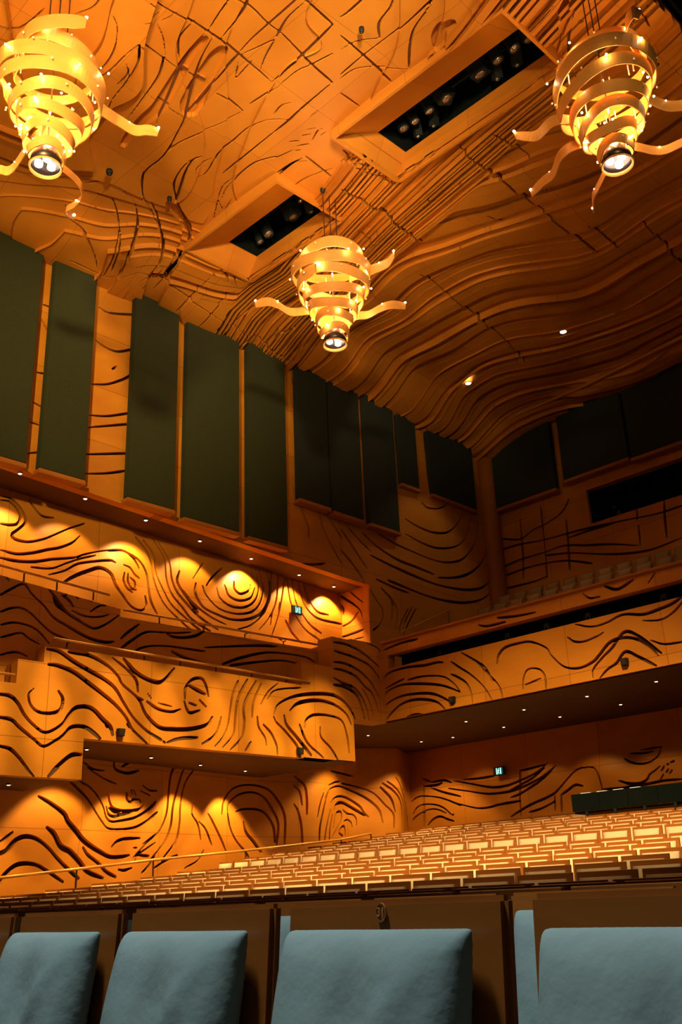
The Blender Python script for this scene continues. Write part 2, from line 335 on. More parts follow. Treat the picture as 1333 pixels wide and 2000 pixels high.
  [0.018,-11.27,9.06,-10.93,9.02,-10.61,9.04,-10.28,9.18,-10.28,9.21,-9.93,9.29],
  [0.018,-11.03,8.44,-10.82,8.39,-10.5,8.41,-10.11,8.41,-9.8,8.49,-9.62,8.61,-9.48,8.76],
  [0.018,-11.54,8.41,-11.58,8.47,-11.48,8.53,-11.28,8.51,-11.04,8.43],
  [0.018,-11.54,8.41,-11.36,8.31,-11.2,8.32,-11.05,8.37],
  [0.018,-12.79,8.14,-12.26,7.78,-11.97,7.7,-11.55,7.7,-11.12,7.61,-10.53,7.43],
  [0.018,-11.83,9.22,-11.56,9.11,-11.27,9.06],
  [0.018,-11.13,9.56,-10.77,9.5,-10.3,9.48,-9.97,9.53],
  [0.018,-10.73,9.54,-10.52,9.53,-10.17,9.51,-9.95,9.64],
  [0.018,-9.89,9.55,-9.96,10.24],
  [0.018,-10.66,9.92,-10.33,9.92,-10.05,9.99,-9.79,10.1],
  [0.018,-9.03,7.37,-8.74,7.46,-8.43,7.54],
  [0.018,-8.36,7.53,-7.98,7.41,-7.59,7.39],
  [0.018,-9.05,7.79,-8.76,7.66,-8.45,7.56],
  [0.018,-9.42,7.6,-9.14,7.43],
  [0.018,-9.4,7.61,-8.96,7.57],
  [0.018,-8.94,6.94,-8.56,6.9,-8.28,6.85,-8.05,6.74],
  [0.018,-8.97,6.71,-8.68,6.65,-8.4,6.6,-8.31,6.58],
  [0.018,-9.64,6.66,-9.38,6.47,-9.21,6.44,-8.95,6.44],
  [0.018,-9.31,6.04,-9.46,6.25,-9.72,6.48],
  [0.018,-9.18,8.98,-8.99,8.99],
  [0.018,-9.42,9.14,-9.3,9.22],
  [0.018,-9.57,9.18,-9.46,9.25],
  [0.018,-9.81,9.28,-9.65,9.38],
  [0.018,-9.83,9.12,-9.71,9.21],
  [0.018,-9.53,9.37,-9.31,9.29,-9.24,9.32],
  [0.018,-9.35,9.4,-9.25,9.41],
  [0.018,-9.54,8.52,-9.33,8.49,-9.18,8.55],
  [0.018,-9.91,9.33,-9.85,9.37],
  [0.018,-9.34,5.86,-9.26,5.92,-9.13,5.94],
  [0.018,-9.23,6.05,-9.12,6.1,-8.95,6.14],
  [-0.12,-9.11,6.76,-9.45,6.78,-9.84,6.84,-10.24,6.92,-10.62,6.98,-10.95,6.97,-11.36,6.98,-11.77,7.07],
  [-0.2,-9.12,7.09,-9.37,7.13,-9.71,7.21,-10.06,7.3,-10.34,7.39],
  [-0.1,-12.48,8.51,-12.65,8.86,-12.87,9.19,-13.13,9.36,-13.55,9.45,-14.09,9.53],
  [-0.1,-5.14,10.28,-4.94,10.11],
  [-0.1,-5.97,11.1,-5.6,10.76,-5.22,10.47,-4.99,10.32],
  [-0.16,-6.77,9.41,-6.57,9.21,-6.34,9.19],
  [0.018,-12.1,7.69,-12.57,7.98,-13.03,8.55,-13.41,9.05,-13.88,9.26],
  [0.018,-12.38,8.61,-11.96,8.25,-11.38,8.1,-11.07,8.2],
  [0.018,-11.88,9.17,-12.05,9.42,-12.01,9.57],
  [0.018,-11.88,9.17,-11.54,9.02,-11.27,9.01],
  [0.018,-12.91,7.91,-12.77,7.65,-12.86,7.34,-13.11,7.13],
  [0.018,-13.22,7.46,-13.22,7.78,-13.54,8.1,-13.9,8.39,-14.48,8.58],
  [0.018,-13.13,8.22,-13.48,8.51,-14.14,8.72],
  [0.018,-13.14,6.34,-13.11,6.67,-12.99,6.9,-12.81,7.15],
  [0.018,-10.89,4.39,-10.82,4.6,-10.61,4.69,-10.26,4.74],
  [0.018,-11.1,4.5,-11.07,4.61,-11.02,4.87],
  [0.018,-11.04,5.66,-10.79,5.78,-10.39,5.84,-10.0,5.77,-9.66,5.59,-9.52,5.42],
  [0.018,-10.93,5.86,-10.42,5.95,-10.02,5.96,-9.73,5.99],
  [0.018,-9.46,5.22,-9.75,5.23,-10.04,5.11],
  [0.018,-9.71,6.01,-10.01,6.18,-10.42,6.25,-10.88,6.29,-11.17,6.38],
  [0.018,-10.13,6.06,-10.28,6.18,-10.56,6.18],
  [0.018,-9.75,6.47,-10.09,6.61,-10.6,6.68,-11.14,6.75],
  [0.018,-9.02,6.69,-9.45,6.72,-9.84,6.82,-10.45,7.01,-10.93,7.15],
  [0.018,-9.02,6.83,-9.5,6.96,-9.95,7.15,-10.57,7.45,-11.02,7.57],
  [0.018,-13.73,7.11,-13.91,7.34,-14.01,7.67,-14.29,8.06,-14.59,8.34],
  [0.018,-13.16,7.74,-13.58,8.15,-14.1,8.4,-14.65,8.52],
  [0.018,-12.91,8.02,-13.23,8.32,-13.73,8.57,-14.5,8.75],
  [0.018,-12.69,8.26,-13.09,8.71,-13.62,9.17,-14.12,9.24,-14.43,9.15],
  [0.018,-12.38,8.61,-12.9,9.26,-13.24,9.48,-13.81,9.58,-14.52,9.58],
  [0.018,-11.88,9.17,-12.66,9.65,-13.17,10.18,-13.5,10.73],
  [0.018,-11.7,9.36,-12.28,9.6,-12.97,10.28,-13.53,10.96],
  [0.018,-14.65,7.78,-14.65,8.58,-14.18,9.11,-14.25,10.29,-14.44,11.52,-14.6,12.76,-14.86,14.19,-15.13,15.59],
  [0.018,-14.73,10.31,-14.25,10.29,-13.51,10.31],
  [0.018,-14.8,10.96,-14.05,10.93,-13.62,11.0],
  [0.018,-14.91,11.61,-14.25,11.58,-13.77,11.68],
  [0.018,-14.97,12.17,-14.27,12.17],
  [0.018,-15.12,12.66,-14.28,12.63,-13.82,12.84],
  [0.018,-14.51,9.32,-13.88,9.38],
  [0.018,-14.99,13.33,-14.03,13.41],
  [0.03,-7.66,8.2,-7.71,8.76,-7.78,9.48],
  [0.03,-8.21,8.75,-7.69,8.74,-6.92,8.76,-6.23,8.71],
  [0.03,-7.41,7.96,-7.27,7.98,-6.91,7.98],
  [0.03,-7.89,11.15,-7.91,11.73,-7.9,12.63,-7.94,13.32,-7.92,14.47,-7.89,15.72],
  [0.03,-9.36,9.95,-9.39,10.29,-9.26,11.12],
  [0.03,-9.95,10.47,-9.96,10.87,-9.97,11.5,-10.06,12.32,-10.05,12.92],
  [0.018,-8.49,9.03,-8.5,9.51],
  [0.018,-7.31,8.68,-7.12,8.47,-6.83,8.39,-6.63,8.28],
  [0.018,-7.41,9.46,-7.1,9.13,-6.83,8.92,-6.51,8.81,-6.31,8.75],
  [0.018,-8.26,8.8,-7.97,8.85,-7.7,9.09,-7.4,9.47],
  [0.018,-7.85,8.39,-7.58,8.46,-7.31,8.68],
  [0.018,-7.27,11.42,-7.25,11.89,-7.23,12.47],
  [0.018,-5.46,10.83,-5.69,11.11,-5.9,11.42,-6.2,11.65,-6.73,11.75],
  [0.018,-5.64,10.15,-5.32,10.09,-5.12,10.04],
  [0.018,-5.01,10.69,-5.22,10.67,-5.44,10.94,-5.61,11.27,-5.56,11.56],
  [0.018,-4.25,10.85,-4.33,11.44],
  [0.018,-4.74,11.33,-4.51,11.16,-4.31,11.18,-4.33,11.36],
  [0.018,-9.57,10.09,-9.3,10.2,-9.28,10.51],
  [0.03,-9.93,11.33,-10.02,12.13,-10.05,12.92],
  [0.03,-10.8,13.63,-10.89,14.65,-10.97,15.45,-11.16,17.02,-11.4,18.17],
  [0.03,-6.8,15.6,-6.89,17.36],
  [0.018,-10.71,11.64,-10.78,12.36],
  [0.018,-8.7,13.14,-8.64,13.55],
  [0.018,-7.54,14.78,-7.52,15.88],
 ],
}

# ------------------------------------------------------------------ helpers
def new_mat(name, col, rough=.6, metal=0, spec=.3):
    m = bpy.data.materials.new(name); m.use_nodes = True
    b = m.node_tree.nodes['Principled BSDF']
    b.inputs['Base Color'].default_value = (*col, 1); b.inputs['Roughness'].default_value = rough
    b.inputs['Metallic'].default_value = metal; b.inputs['Specular IOR Level'].default_value = spec
    return m, m.node_tree, b
def noise_mat(name, c1, c2, scale=3, rough=.6, spec=.3, metal=0, stretch=(1, 1, 1), bump=0, bscale=40, detail=6):
    m, t, b = new_mat(name, c1, rough, metal, spec); n = t.nodes
    tc = n.new('ShaderNodeTexCoord'); mp = n.new('ShaderNodeMapping'); mp.inputs['Scale'].default_value = stretch
    nz = n.new('ShaderNodeTexNoise'); nz.inputs['Scale'].default_value = scale; nz.inputs['Detail'].default_value = detail
    cr = n.new('ShaderNodeValToRGB'); cr.color_ramp.elements[0].position = .3; cr.color_ramp.elements[1].position = .7
    cr.color_ramp.elements[0].color = (*c1, 1); cr.color_ramp.elements[1].color = (*c2, 1)
    t.links.new(tc.outputs['Object'], mp.inputs['Vector']); t.links.new(mp.outputs[0], nz.inputs['Vector'])
    t.links.new(nz.outputs['Fac'], cr.inputs['Fac']); t.links.new(cr.outputs['Color'], b.inputs['Base Color'])
    if bump:
        n2 = n.new('ShaderNodeTexNoise'); n2.inputs['Scale'].default_value = bscale; n2.inputs['Detail'].default_value = 4
        bp = n.new('ShaderNodeBump'); bp.inputs['Strength'].default_value = bump; bp.inputs['Distance'].default_value = .02
        t.links.new(mp.outputs[0], n2.inputs['Vector']); t.links.new(n2.outputs['Fac'], bp.inputs['Height']); t.links.new(bp.outputs['Normal'], b.inputs['Normal'])
    return m
def emit_mat(name, col, strength):
    m = bpy.data.materials.new(name); m.use_nodes = True; t = m.node_tree; t.nodes.clear()
    e = t.nodes.new('ShaderNodeEmission'); e.inputs['Color'].default_value = (*col, 1); e.inputs['Strength'].default_value = strength
    o = t.nodes.new('ShaderNodeOutputMaterial'); t.links.new(e.outputs[0], o.inputs['Surface']); return m
def panel_wood(name, c1, c2, axes, pw, ph, line=.006):
    """veneered plywood with thin panel joints; axes picks the two object coordinates the panels lie in"""
    m = noise_mat(name, c1, c2, .9, .5, .35, stretch=(1, 1, 2.2), bump=.15, bscale=9)
    t = m.node_tree; n = t.nodes; b = n['Principled BSDF']; tc = n.new('ShaderNodeTexCoord')
    sx = n.new('ShaderNodeSeparateXYZ'); cx = n.new('ShaderNodeCombineXYZ')
    t.links.new(tc.outputs['Object'], sx.inputs[0])
    t.links.new(sx.outputs[axes[0]], cx.inputs[0]); t.links.new(sx.outputs[axes[1]], cx.inputs[1])
    br = n.new('ShaderNodeTexBrick'); br.offset = .0; br.inputs['Scale'].default_value = 1
    br.inputs['Mortar Size'].default_value = line; br.inputs['Brick Width'].default_value = pw; br.inputs['Row Height'].default_value = ph
    br.inputs['Color1'].default_value = (1, 1, 1, 1); br.inputs['Color2'].default_value = (.86, .84, .82, 1); br.inputs['Mortar'].default_value = (.35, .3, .3, 1)
    t.links.new(cx.outputs[0], br.inputs['Vector'])
    mx = n.new('ShaderNodeMix'); mx.data_type = 'RGBA'; mx.blend_type = 'MULTIPLY'; mx.inputs[0].default_value = .8
    src = b.inputs['Base Color'].links[0].from_socket
    t.links.new(src, mx.inputs[6]); t.links.new(br.outputs['Color'], mx.inputs[7]); t.links.new(mx.outputs[2], b.inputs['Base Color'])
    return m
W1 = (.62, .245, .016); W2 = (.50, .180, .011)
M = {}
M['wood_s'] = panel_wood('carved_plywood_side', W1, W2, ('Y', 'Z'), 1.9, 1.15)
M['wood_r'] = panel_wood('carved_plywood_rear', W1, W2, ('X', 'Z'), 1.9, 1.15)
M['wood_c'] = panel_wood('carved_plywood_ceiling', (.64, .25, .020), (.52, .18, .012), ('X', 'Y'), 1.5, 1.5, .004)
M['wood_u'] = noise_mat('plain_plywood', (.40, .14, .012), (.34, .11, .010), 1.2, .5, .3)
M['cavity'] = noise_mat('dark_groove_shade', (.050, .018, .006), (.035, .012, .004), 6, .9, .1)  # floor of the carved grooves: their shade is put into the colour
M['groove_shade_c'] = noise_mat('brown_groove_shade', (.16, .055, .012), (.12, .04, .009), 6, .9, .1)  # the same painted groove shade, in a lighter brown for the ceiling
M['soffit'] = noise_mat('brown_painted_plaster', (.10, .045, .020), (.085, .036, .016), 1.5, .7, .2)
M['chair_wood'] = noise_mat('walnut_veneer', (.31, .105, .014), (.22, .072, .010), 3, .33, .5, stretch=(1, 6, 6))
M['chair_wood_edge'] = noise_mat('oiled_timber_edge', (.33, .12, .03), (.26, .085, .02), 5, .35, .5, stretch=(1, 6, 6))
M['fabric_blue'] = noise_mat('teal_grey_upholstery', (.15, .235, .225), (.19, .28, .265), 5, .9, .1, bump=.3, bscale=12)
M['fabric_cream'] = noise_mat('cream_upholstery', (.58, .44, .25), (.50, .39, .23), 6, .9, .1, bump=.1, bscale=200)
M['fabric_circle'] = noise_mat('grey_rose_upholstery', (.25, .13, .045), (.19, .11, .04), .9, .8, .2)
M['felt'] = noise_mat('olive_black_acoustic_felt', (.030, .034, .014), (.038, .044, .018), 60, .95, .1)
M['felt_rear'] = noise_mat('black_green_acoustic_felt', (.026, .032, .024), (.032, .038, .028), 60, .95, .1)
M['black'] = noise_mat('matt_black_paint', (.006, .010, .009), (.010, .014, .012), 8, .6, .3)
M['void'] = noise_mat('black_lined_void', (.003, .006, .005), (.004, .008, .006), 4, .9, .1)
M['metal'] = new_mat('brushed_steel', (.35, .3, .27), .3, 1)[0]
M['darkmetal'] = new_mat('dark_bronze_metal', (.10, .07, .06), .35, .8)[0]
M['brass'] = noise_mat('brass_rail', (.75, .36, .07), (.65, .3, .05), 4, .35, .5, metal=.3)
M['ribbon'] = noise_mat('bent_maple_ribbon', (.80, .37, .07), (.72, .31, .05), 3, .45, .4, stretch=(1, 1, 3))
M['ribbon_dark'] = noise_mat('bent_maple_tail', (.62, .26, .05), (.52, .20, .035), 3, .45, .4)
M['bulb'] = emit_mat('warm_bulb_glow', (1, .70, .36), 230)
M['spotdisc'] = emit_mat('white_lamp_glow', (1, .88, .70), 14)
M['dlglow'] = emit_mat('downlight_glow', (1, .72, .42), 5)
M['dlglow2'] = emit_mat('ceiling_downlight_glow', (1, .85, .62), 30)
M['glass_tube'] = new_mat('clear_tube', (.95, .85, .7), .08, 0, .8)[0]
M['exit_green'] = emit_mat('exit_sign_green', (.0, .10, .06), .6)
M['exit_white'] = emit_mat('exit_sign_white', (.45, 1, .80), 1.6)
M['lens'] = noise_mat('faceted_lens', (.5, .45, .38), (.12, .12, .11), 22, .12, 1, metal=.85, bump=1.0, bscale=30)
M['sill'] = noise_mat('concrete_floor', (.10, .045, .02), (.08, .035, .016), 3, .7, .3)
M['joint'] = new_mat('smoked_glass', (.004, .012, .012), .12, 0, .8)[0]

def tag(o, label=None, cat=None, group=None, kind=None):
    if label: o['label'] = label
    if cat: o['category'] = cat
    if group: o['group'] = group
    if kind: o['kind'] = kind
    return o
def struct(o): o['kind'] = 'structure'; return o
def empty(name, loc=(0, 0, 0), rz=0):
    o = bpy.data.objects.new(name, None); o.location = loc; o.rotation_euler = (0, 0, rz); o.empty_display_size = .2; C.objects.link(o); return o
class MB:
    def __init__(s): s.v = []; s.f = []
    def box(s, x0, x1, y0, y1, z0, z1):
        b = len(s.v); s.v += [(x, y, z) for z in (z0, z1) for y in (y0, y1) for x in (x0, x1)]
        s.f += [tuple(b + i for i in q) for q in ((0, 2, 3, 1), (4, 5, 7, 6), (0, 1, 5, 4), (2, 6, 7, 3), (0, 4, 6, 2), (1, 3, 7, 5))]; return s
    def poly(s, pts): b = len(s.v); s.v += [tuple(p) for p in pts]; s.f.append(tuple(range(b, b + len(pts)))); return s
    def prism(s, pts, dz, axis=2):
        """extrude polygon pts (3-d) by vector dz"""
        b = len(s.v); n = len(pts); dz = Vector(dz)
        s.v += [tuple(p) for p in pts] + [tuple(Vector(p) + dz) for p in pts]
        s.f += [tuple(range(b, b + n))[::-1], tuple(range(b + n, b + 2 * n))] + [(b + i, b + (i + 1) % n, b + n + (i + 1) % n, b + n + i) for i in range(n)]; return s
    def tube(s, pts, r, n=8, r2=None):
        pts = [Vector(p) for p in pts]; b0 = len(s.v); k = len(pts)
        for i, p in enumerate(pts):
            d = (pts[min(i + 1, k - 1)] - pts[max(i - 1, 0)]).normalized()
            a = d.cross(Vector((0, 0, 1))); a = a.normalized() if a.length > .05 else Vector((1, 0, 0)); c = d.cross(a)
            rr = r if r2 is None else r + (r2 - r) * i / (k - 1)
            s.v += [tuple(p + rr * (math.cos(t) * a + math.sin(t) * c)) for t in [2 * PI * j / n for j in range(n)]]
        for i in range(k - 1):
            for j in range(n):
                s.f.append((b0 + i * n + j, b0 + i * n + (j + 1) % n, b0 + (i + 1) * n + (j + 1) % n, b0 + (i + 1) * n + j))
        s.f += [tuple(b0 + j for j in range(n)), tuple(b0 + (k - 1) * n + j for j in range(n))[::-1]]; return s
    def lathe(s, prof, n=16, cx=0, cy=0, caps=True):
        b0 = len(s.v)
        for r, z in prof: s.v += [(cx + r * math.cos(2 * PI * j / n), cy + r * math.sin(2 * PI * j / n), z) for j in range(n)]
        for i in range(len(prof) - 1):
            for j in range(n): s.f.append((b0 + i * n + j, b0 + i * n + (j + 1) % n, b0 + (i + 1) * n + (j + 1) % n, b0 + (i + 1) * n + j))
        if caps and prof[0][0] > 1e-4: s.f.append(tuple(b0 + j for j in range(n))[::-1])
        if caps and prof[-1][0] > 1e-4: s.f.append(tuple(b0 + (len(prof) - 1) * n + j for j in range(n)))
        return s
    def sphere(s, c, r, n=8, m=5, sz=1):
        pr = [(max(1e-5, r * math.sin(PI * i / m)), -r * sz * math.cos(PI * i / m)) for i in range(m + 1)]
        b0 = len(s.v); s.lathe(pr, n)
        for i in range(b0, len(s.v)): v = s.v[i]; s.v[i] = (v[0] + c[0], v[1] + c[1], v[2] + c[2])
        return s
    def build(s, name, mat, parent=None, smooth=False, bevel=0, seg=2, loc=None):
        me = bpy.data.meshes.new(name); me.from_pydata(s.v, [], s.f)
        bm = bmesh.new(); bm.from_mesh(me); bmesh.ops.recalc_face_normals(bm, faces=bm.faces)
        if bevel: bmesh.ops.bevel(bm, geom=list(bm.edges), offset=bevel, segments=seg, affect='EDGES', clamp_overlap=True)
        bm.to_mesh(me); bm.free()
        if smooth:
            for p in me.polygons: p.use_smooth = True
        me.materials.append(mat); o = bpy.data.objects.new(name, me); C.objects.link(o)
        if parent: o.parent = parent
        if loc is not None: o.location = loc
        return o
def copy_tree(o, parent=None):
    c = o.copy(); C.objects.link(c)
    if parent: c.parent = parent
    for k in [x for x in bpy.data.objects if x.parent == o] if False else list(o.children): copy_tree(k, c)
    return c

# ------------------------------------------------------------------ carved relief surfaces
def catmull(p):
    p = [np.array(a, float) for a in p]
    if len(p) < 3: 
        n = max(2, int(np.linalg.norm(p[1] - p[0]) / .03)); return np.array([p[0] + (p[1] - p[0]) * i / n for i in range(n + 1)])
    q = [2 * p[0] - p[1]] + p + [2 * p[-1] - p[-2]]; out = []
    for i in range(1, len(q) - 2):
        n = max(2, int(np.linalg.norm(q[i + 1] - q[i]) / .03))
        for k in range(n):
            t = k / n; a, b, c, d = q[i - 1], q[i], q[i + 1], q[i + 2]
            out.append(.5 * (2 * b + (c - a) * t + (2 * a - 5 * b + 4 * c - d) * t * t + (3 * b - a - 3 * c + d) * t ** 3))
    out.append(p[-1]); return np.array(out)
def groove_field(S, T, lines, wide=False, wmin=.03):
    q = np.full(S.shape, -1.0)
    for l in lines:
        w = l[0]
        if (w < 0) != wide: continue
        w = max(abs(w) * .86, wmin); pts = catmull(list(zip(l[1::2], l[2::2])))
        n = len(pts); k = np.arange(n) / max(1, n - 1)
        L = np.sum(np.linalg.norm(np.diff(pts, axis=0), axis=1)); e = np.minimum(k, 1 - k) * L
        taper = np.clip(.72 + e / .5, 0, 1)
        ww = w * taper * (1 + .22 * np.sin(k * L * 2.3 + pts[0, 0] * 5))
        mk = (S > pts[:, 0].min() - w * 2) & (S < pts[:, 0].max() + w * 2) & (T > pts[:, 1].min() - w * 2) & (T < pts[:, 1].max() + w * 2)
        idx = np.nonzero(mk)
        if len(idx[0]) == 0: continue
        s, t = S[idx], T[idx]; best = np.full(len(s), -1.0)
        for c in range(0, len(s), 20000):
            d = np.sqrt((s[c:c + 20000, None] - pts[None, :, 0]) ** 2 + (t[c:c + 20000, None] - pts[None, :, 1]) ** 2)
            best[c:c + 20000] = (ww[None, :] - d).max(axis=1)
        q[idx] = np.maximum(q[idx], best)
    return q
class Relief:
    def __init__(s, name, mat): s.name = name; s.mat = mat; s.V = []; s.F = []; s.N = []; s.nv = 0; s.mi = []
    def quads(s, P, Nn, mi=0):
        """P (n,4,3), Nn (n,4,3) or None for flat"""
        if len(P) == 0: return
        if Nn is None:
            a = np.cross(P[:, 2] - P[:, 0], P[:, 3] - P[:, 1]); a /= (np.linalg.norm(a, axis=1, keepdims=True) + 1e-12); Nn = np.repeat(a[:, None, :], 4, 1)
        elif s.flip: P = P[:, ::-1]; Nn = Nn[:, ::-1]
        s.V.append(P.reshape(-1, 3)); s.N.append(Nn.reshape(-1, 3)); n = len(P); s.mi += [mi] * n
        s.F += (np.arange(n * 4).reshape(n, 4) + s.nv).tolist(); s.nv += n * 4
    def ngon(s, P, Nn, mi=0):
        s.mi.append(mi)
        if s.flip: P = P[::-1]; Nn = Nn[::-1]
        k = len(P); s.V.append(np.array(P)); s.N.append(np.array(Nn)); s.F.append(list(range(s.nv, s.nv + k))); s.nv += k
    def patch(s, s0, s1, bot, top, mapf, lines=(), step=.048, depth=.09, thick=.22, level=None, lheight=None, sunk=.11, back=True):
        botf = bot if callable(bot) else (lambda x: bot + 0 * x); topf = top if callable(top) else (lambda x: top + 0 * x)
        ns = max(2, int(math.ceil((s1 - s0) / step))); mid = .5 * (s0 + s1); nt = max(2, int(math.ceil((topf(np.array(mid)) - botf(np.array(mid))) / step)))
        sv = np.linspace(s0, s1, ns + 1); tv = np.linspace(0, 1, nt + 1); S, U = np.meshgrid(sv, tv, indexing='ij'); T = botf(S) + U * (topf(S) - botf(S))
        wm = .021 if level else .027
        def evaluate(S, T):
            n0 = np.full(S.shape, -1.0)
            q = groove_field(S, T, lines, False, wm) if len(lines) else n0
            q2 = groove_field(S, T, lines, True) if len(lines) else n0
            f = level(S, T) if level else np.full(S.shape, .5)
            P = mapf(S, T, 0 * S); e = 1e-3
            ds = mapf(S + e, T, 0 * S) - mapf(S - e, T, 0 * S); dt = mapf(S, T + e, 0 * S) - mapf(S, T - e, 0 * S)
            H = mapf(S, T, 0 * S + 1) - P                                  # outward unit displacement
            N = np.cross(ds, dt); N /= np.linalg.norm(N, axis=-1, keepdims=True); sg = np.sign((N * H).sum(-1, keepdims=True)); s.flip = sg.mean() < 0
            return q, q2, f, P, N * sg, H
        lh = lheight if lheight else (lambda k: 0 * k)
        def process(cq, cq2, cf, Pc, Nc, Hc):
            fl = np.floor(cf); same = (fl == fl[:, :1]).all(1); n2 = (cq2 <= 0).all(1); p2 = (cq2 > 0).all(1)
            top_c = (cq <= 0).all(1) & same & (n2 | p2); bot_c = (cq > 0).all(1); mixed = ~(top_c | bot_c); h = lh(fl[:, 0]) - np.where(p2, sunk, 0)
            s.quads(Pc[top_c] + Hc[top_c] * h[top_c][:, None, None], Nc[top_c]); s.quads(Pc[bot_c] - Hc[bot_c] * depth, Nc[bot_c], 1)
            A = np.concatenate([Pc, Nc, Hc, cq[..., None], cq2[..., None], cf[..., None]], -1)
            for c in np.nonzero(mixed)[0]:
                for tri in ((0, 1, 2), (0, 2, 3)): s._emit([(A[c, k], 0) for k in tri], depth, sunk, lh)
        q, q2, f, P, N, H = evaluate(S, T)
        ij = np.stack(np.meshgrid(np.arange(ns), np.arange(nt), indexing='ij'), -1).reshape(-1, 2)
        I, J = ij[:, 0], ij[:, 1]; ci = np.stack([I, I + 1, I + 1, I], 1); cj = np.stack([J, J, J + 1, J + 1], 1)
        near = (q[ci, cj].max(1) > -step * 1.3); far_ = ~near
        process(q[ci, cj][far_], q2[ci, cj][far_], f[ci, cj][far_], P[ci, cj][far_], N[ci, cj][far_], H[ci, cj][far_])
        if near.any():                                  # cells touching a groove are cut finer
            R_ = 3; k = np.arange(R_ + 1) / R_; In, Jn = I[near], J[near]
            Sf = sv[In][:, None, None] + (sv[1] - sv[0]) * k[None, :, None] + 0 * k[None, None, :]
            Uf = tv[Jn][:, None, None] + (tv[1] - tv[0]) * k[None, None, :] + 0 * k[None, :, None]
            Tf = botf(Sf) + Uf * (topf(Sf) - botf(Sf)); g = evaluate(Sf, Tf)
            aa, bb = np.meshgrid(np.arange(R_), np.arange(R_), indexing='ij'); aa = aa.ravel(); bb = bb.ravel()
            ca = np.stack([aa, aa + 1, aa + 1, aa], 1); cb = np.stack([bb, bb, bb + 1, bb + 1], 1)
            g = [x[:, ca, cb] for x in g]; g = [x.reshape((-1,) + x.shape[2:]) for x in g]
            process(*g)
        # skirts all round
        for (a, b) in ((slice(None), 0), (slice(None), nt), (0, slice(None)), (ns, slice(None))):
            p, hh = P[a, b], H[a, b]; lv = lh(np.floor(f[a, b]))[:, None] 
            o = p + hh * lv; i = p - hh * thick
            s.quads(np.stack([o[:-1], o[1:], i[1:], i[:-1]], 1), None)
        if not back: return
        c4 = [P[0, 0] - H[0, 0] * thick, P[ns, 0] - H[ns, 0] * thick, P[ns, nt] - H[ns, nt] * thick, P[0, nt] - H[0, nt] * thick]
        s.quads(np.array([c4]), None)
    def _clip(s, poly, g, flag):
        """split convex poly by g(attr)=0 -> (neg, pos); cut edge flagged"""
        vals = [g(a) for a, _ in poly]; neg, pos = [], []; n = len(poly)
        if all(v <= 0 for v in vals): return poly, []
        if all(v > 0 for v in vals): return [], poly
        for i in range(n):
            a, fa = poly[i]; b, _ = poly[(i + 1) % n]; va, vb = vals[i], vals[(i + 1) % n]
            if va <= 0: neg.append((a, fa))
            else: pos.append((a, fa))
            if (va <= 0) != (vb <= 0):
                m = a + (b - a) * (va / (va - vb))
                if va <= 0: neg.append((m, flag)); pos.append((m, fa))
                else: pos.append((m, flag)); neg.append((m, fa))
        return neg, pos
    def _out(s, poly, h, mi=0):
        if len(poly) >= 3: s.ngon([a[:3] + a[6:9] * h for a, _ in poly], [a[3:6] for a, _ in poly], mi)
    def _wall(s, poly, flag, h, h2):
        n = len(poly)
        for i in range(n):
            if poly[i][1] == flag:
                a = poly[i][0]; b = poly[(i + 1) % n][0]
                s.quads(np.array([[a[:3] + a[6:9] * h, b[:3] + b[6:9] * h, b[:3] + b[6:9] * h2, a[:3] + a[6:9] * h2]]), None)
    def _emit(s, poly, depth, sunk, lh):
        neg, pos = s._clip(poly, lambda a: a[9], 1)
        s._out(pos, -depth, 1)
        if len(neg) < 3: return
        fs = [a[11] for a, _ in neg]; k0, k1 = math.floor(min(fs)), math.floor(max(fs) - 1e-9); rest = neg
        for k in range(k0, k1 + 1):
            if len(rest) < 3: break
            if k < k1: piece, rest = s._clip(rest, lambda a: a[11] - (k + 1), 2)
            else: piece, rest = rest, []
            if len(piece) < 3: continue
            hk = float(lh(np.float64(k))); hn = float(lh(np.float64(k + 1)))
            a, b = s._clip(piece, lambda a: a[10], 3)
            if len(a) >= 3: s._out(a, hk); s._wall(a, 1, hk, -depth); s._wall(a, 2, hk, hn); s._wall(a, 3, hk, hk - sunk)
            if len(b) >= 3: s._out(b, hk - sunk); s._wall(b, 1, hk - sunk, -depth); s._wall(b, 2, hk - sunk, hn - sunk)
    def build(s):
        me = bpy.data.meshes.new(s.name); V = np.concatenate(s.V); N = np.concatenate(s.N)
        cnt = np.array([len(f) for f in s.F]); loops = np.fromiter((i for f in s.F for i in f), dtype=np.int32)
        me.vertices.add(len(V)); me.vertices.foreach_set('co', V.astype(np.float32).ravel())
        me.loops.add(len(loops)); me.loops.foreach_set('vertex_index', loops)
        me.polygons.add(len(cnt)); me.polygons.foreach_set('loop_start', np.concatenate([[0], np.cumsum(cnt)[:-1]]).astype(np.int32))
        me.polygons.foreach_set('use_smooth', np.ones(len(cnt), dtype=bool))
        me.update(calc_edges=True)
        me.normals_split_custom_set([tuple(x) for x in N[loops]])
        me.materials.append(s.mat); me.materials.append(M['groove_shade_c'] if s.name == 'ceiling' else M['cavity']); me.polygons.foreach_set('material_index', np.array(s.mi, dtype=np.int32)); o = bpy.data.objects.new(s.name, me); C.objects.link(o); return struct(o)
def hill(S, T, c): 
    b = 0
    for s, t, rs, rt, a in c: b = b + a * np.exp(-((S - s) / rs) ** 2 - ((T - t) / rt) ** 2)
    return b
def side(X, hills=(), prof=None):
    def f(S, T, h):
        b = hill(S, T, hills) + (prof(S, T) if prof else 0)
        return np.stack([X + b + h + 0 * S, S + 0 * h, T + 0 * h], -1)
    return f
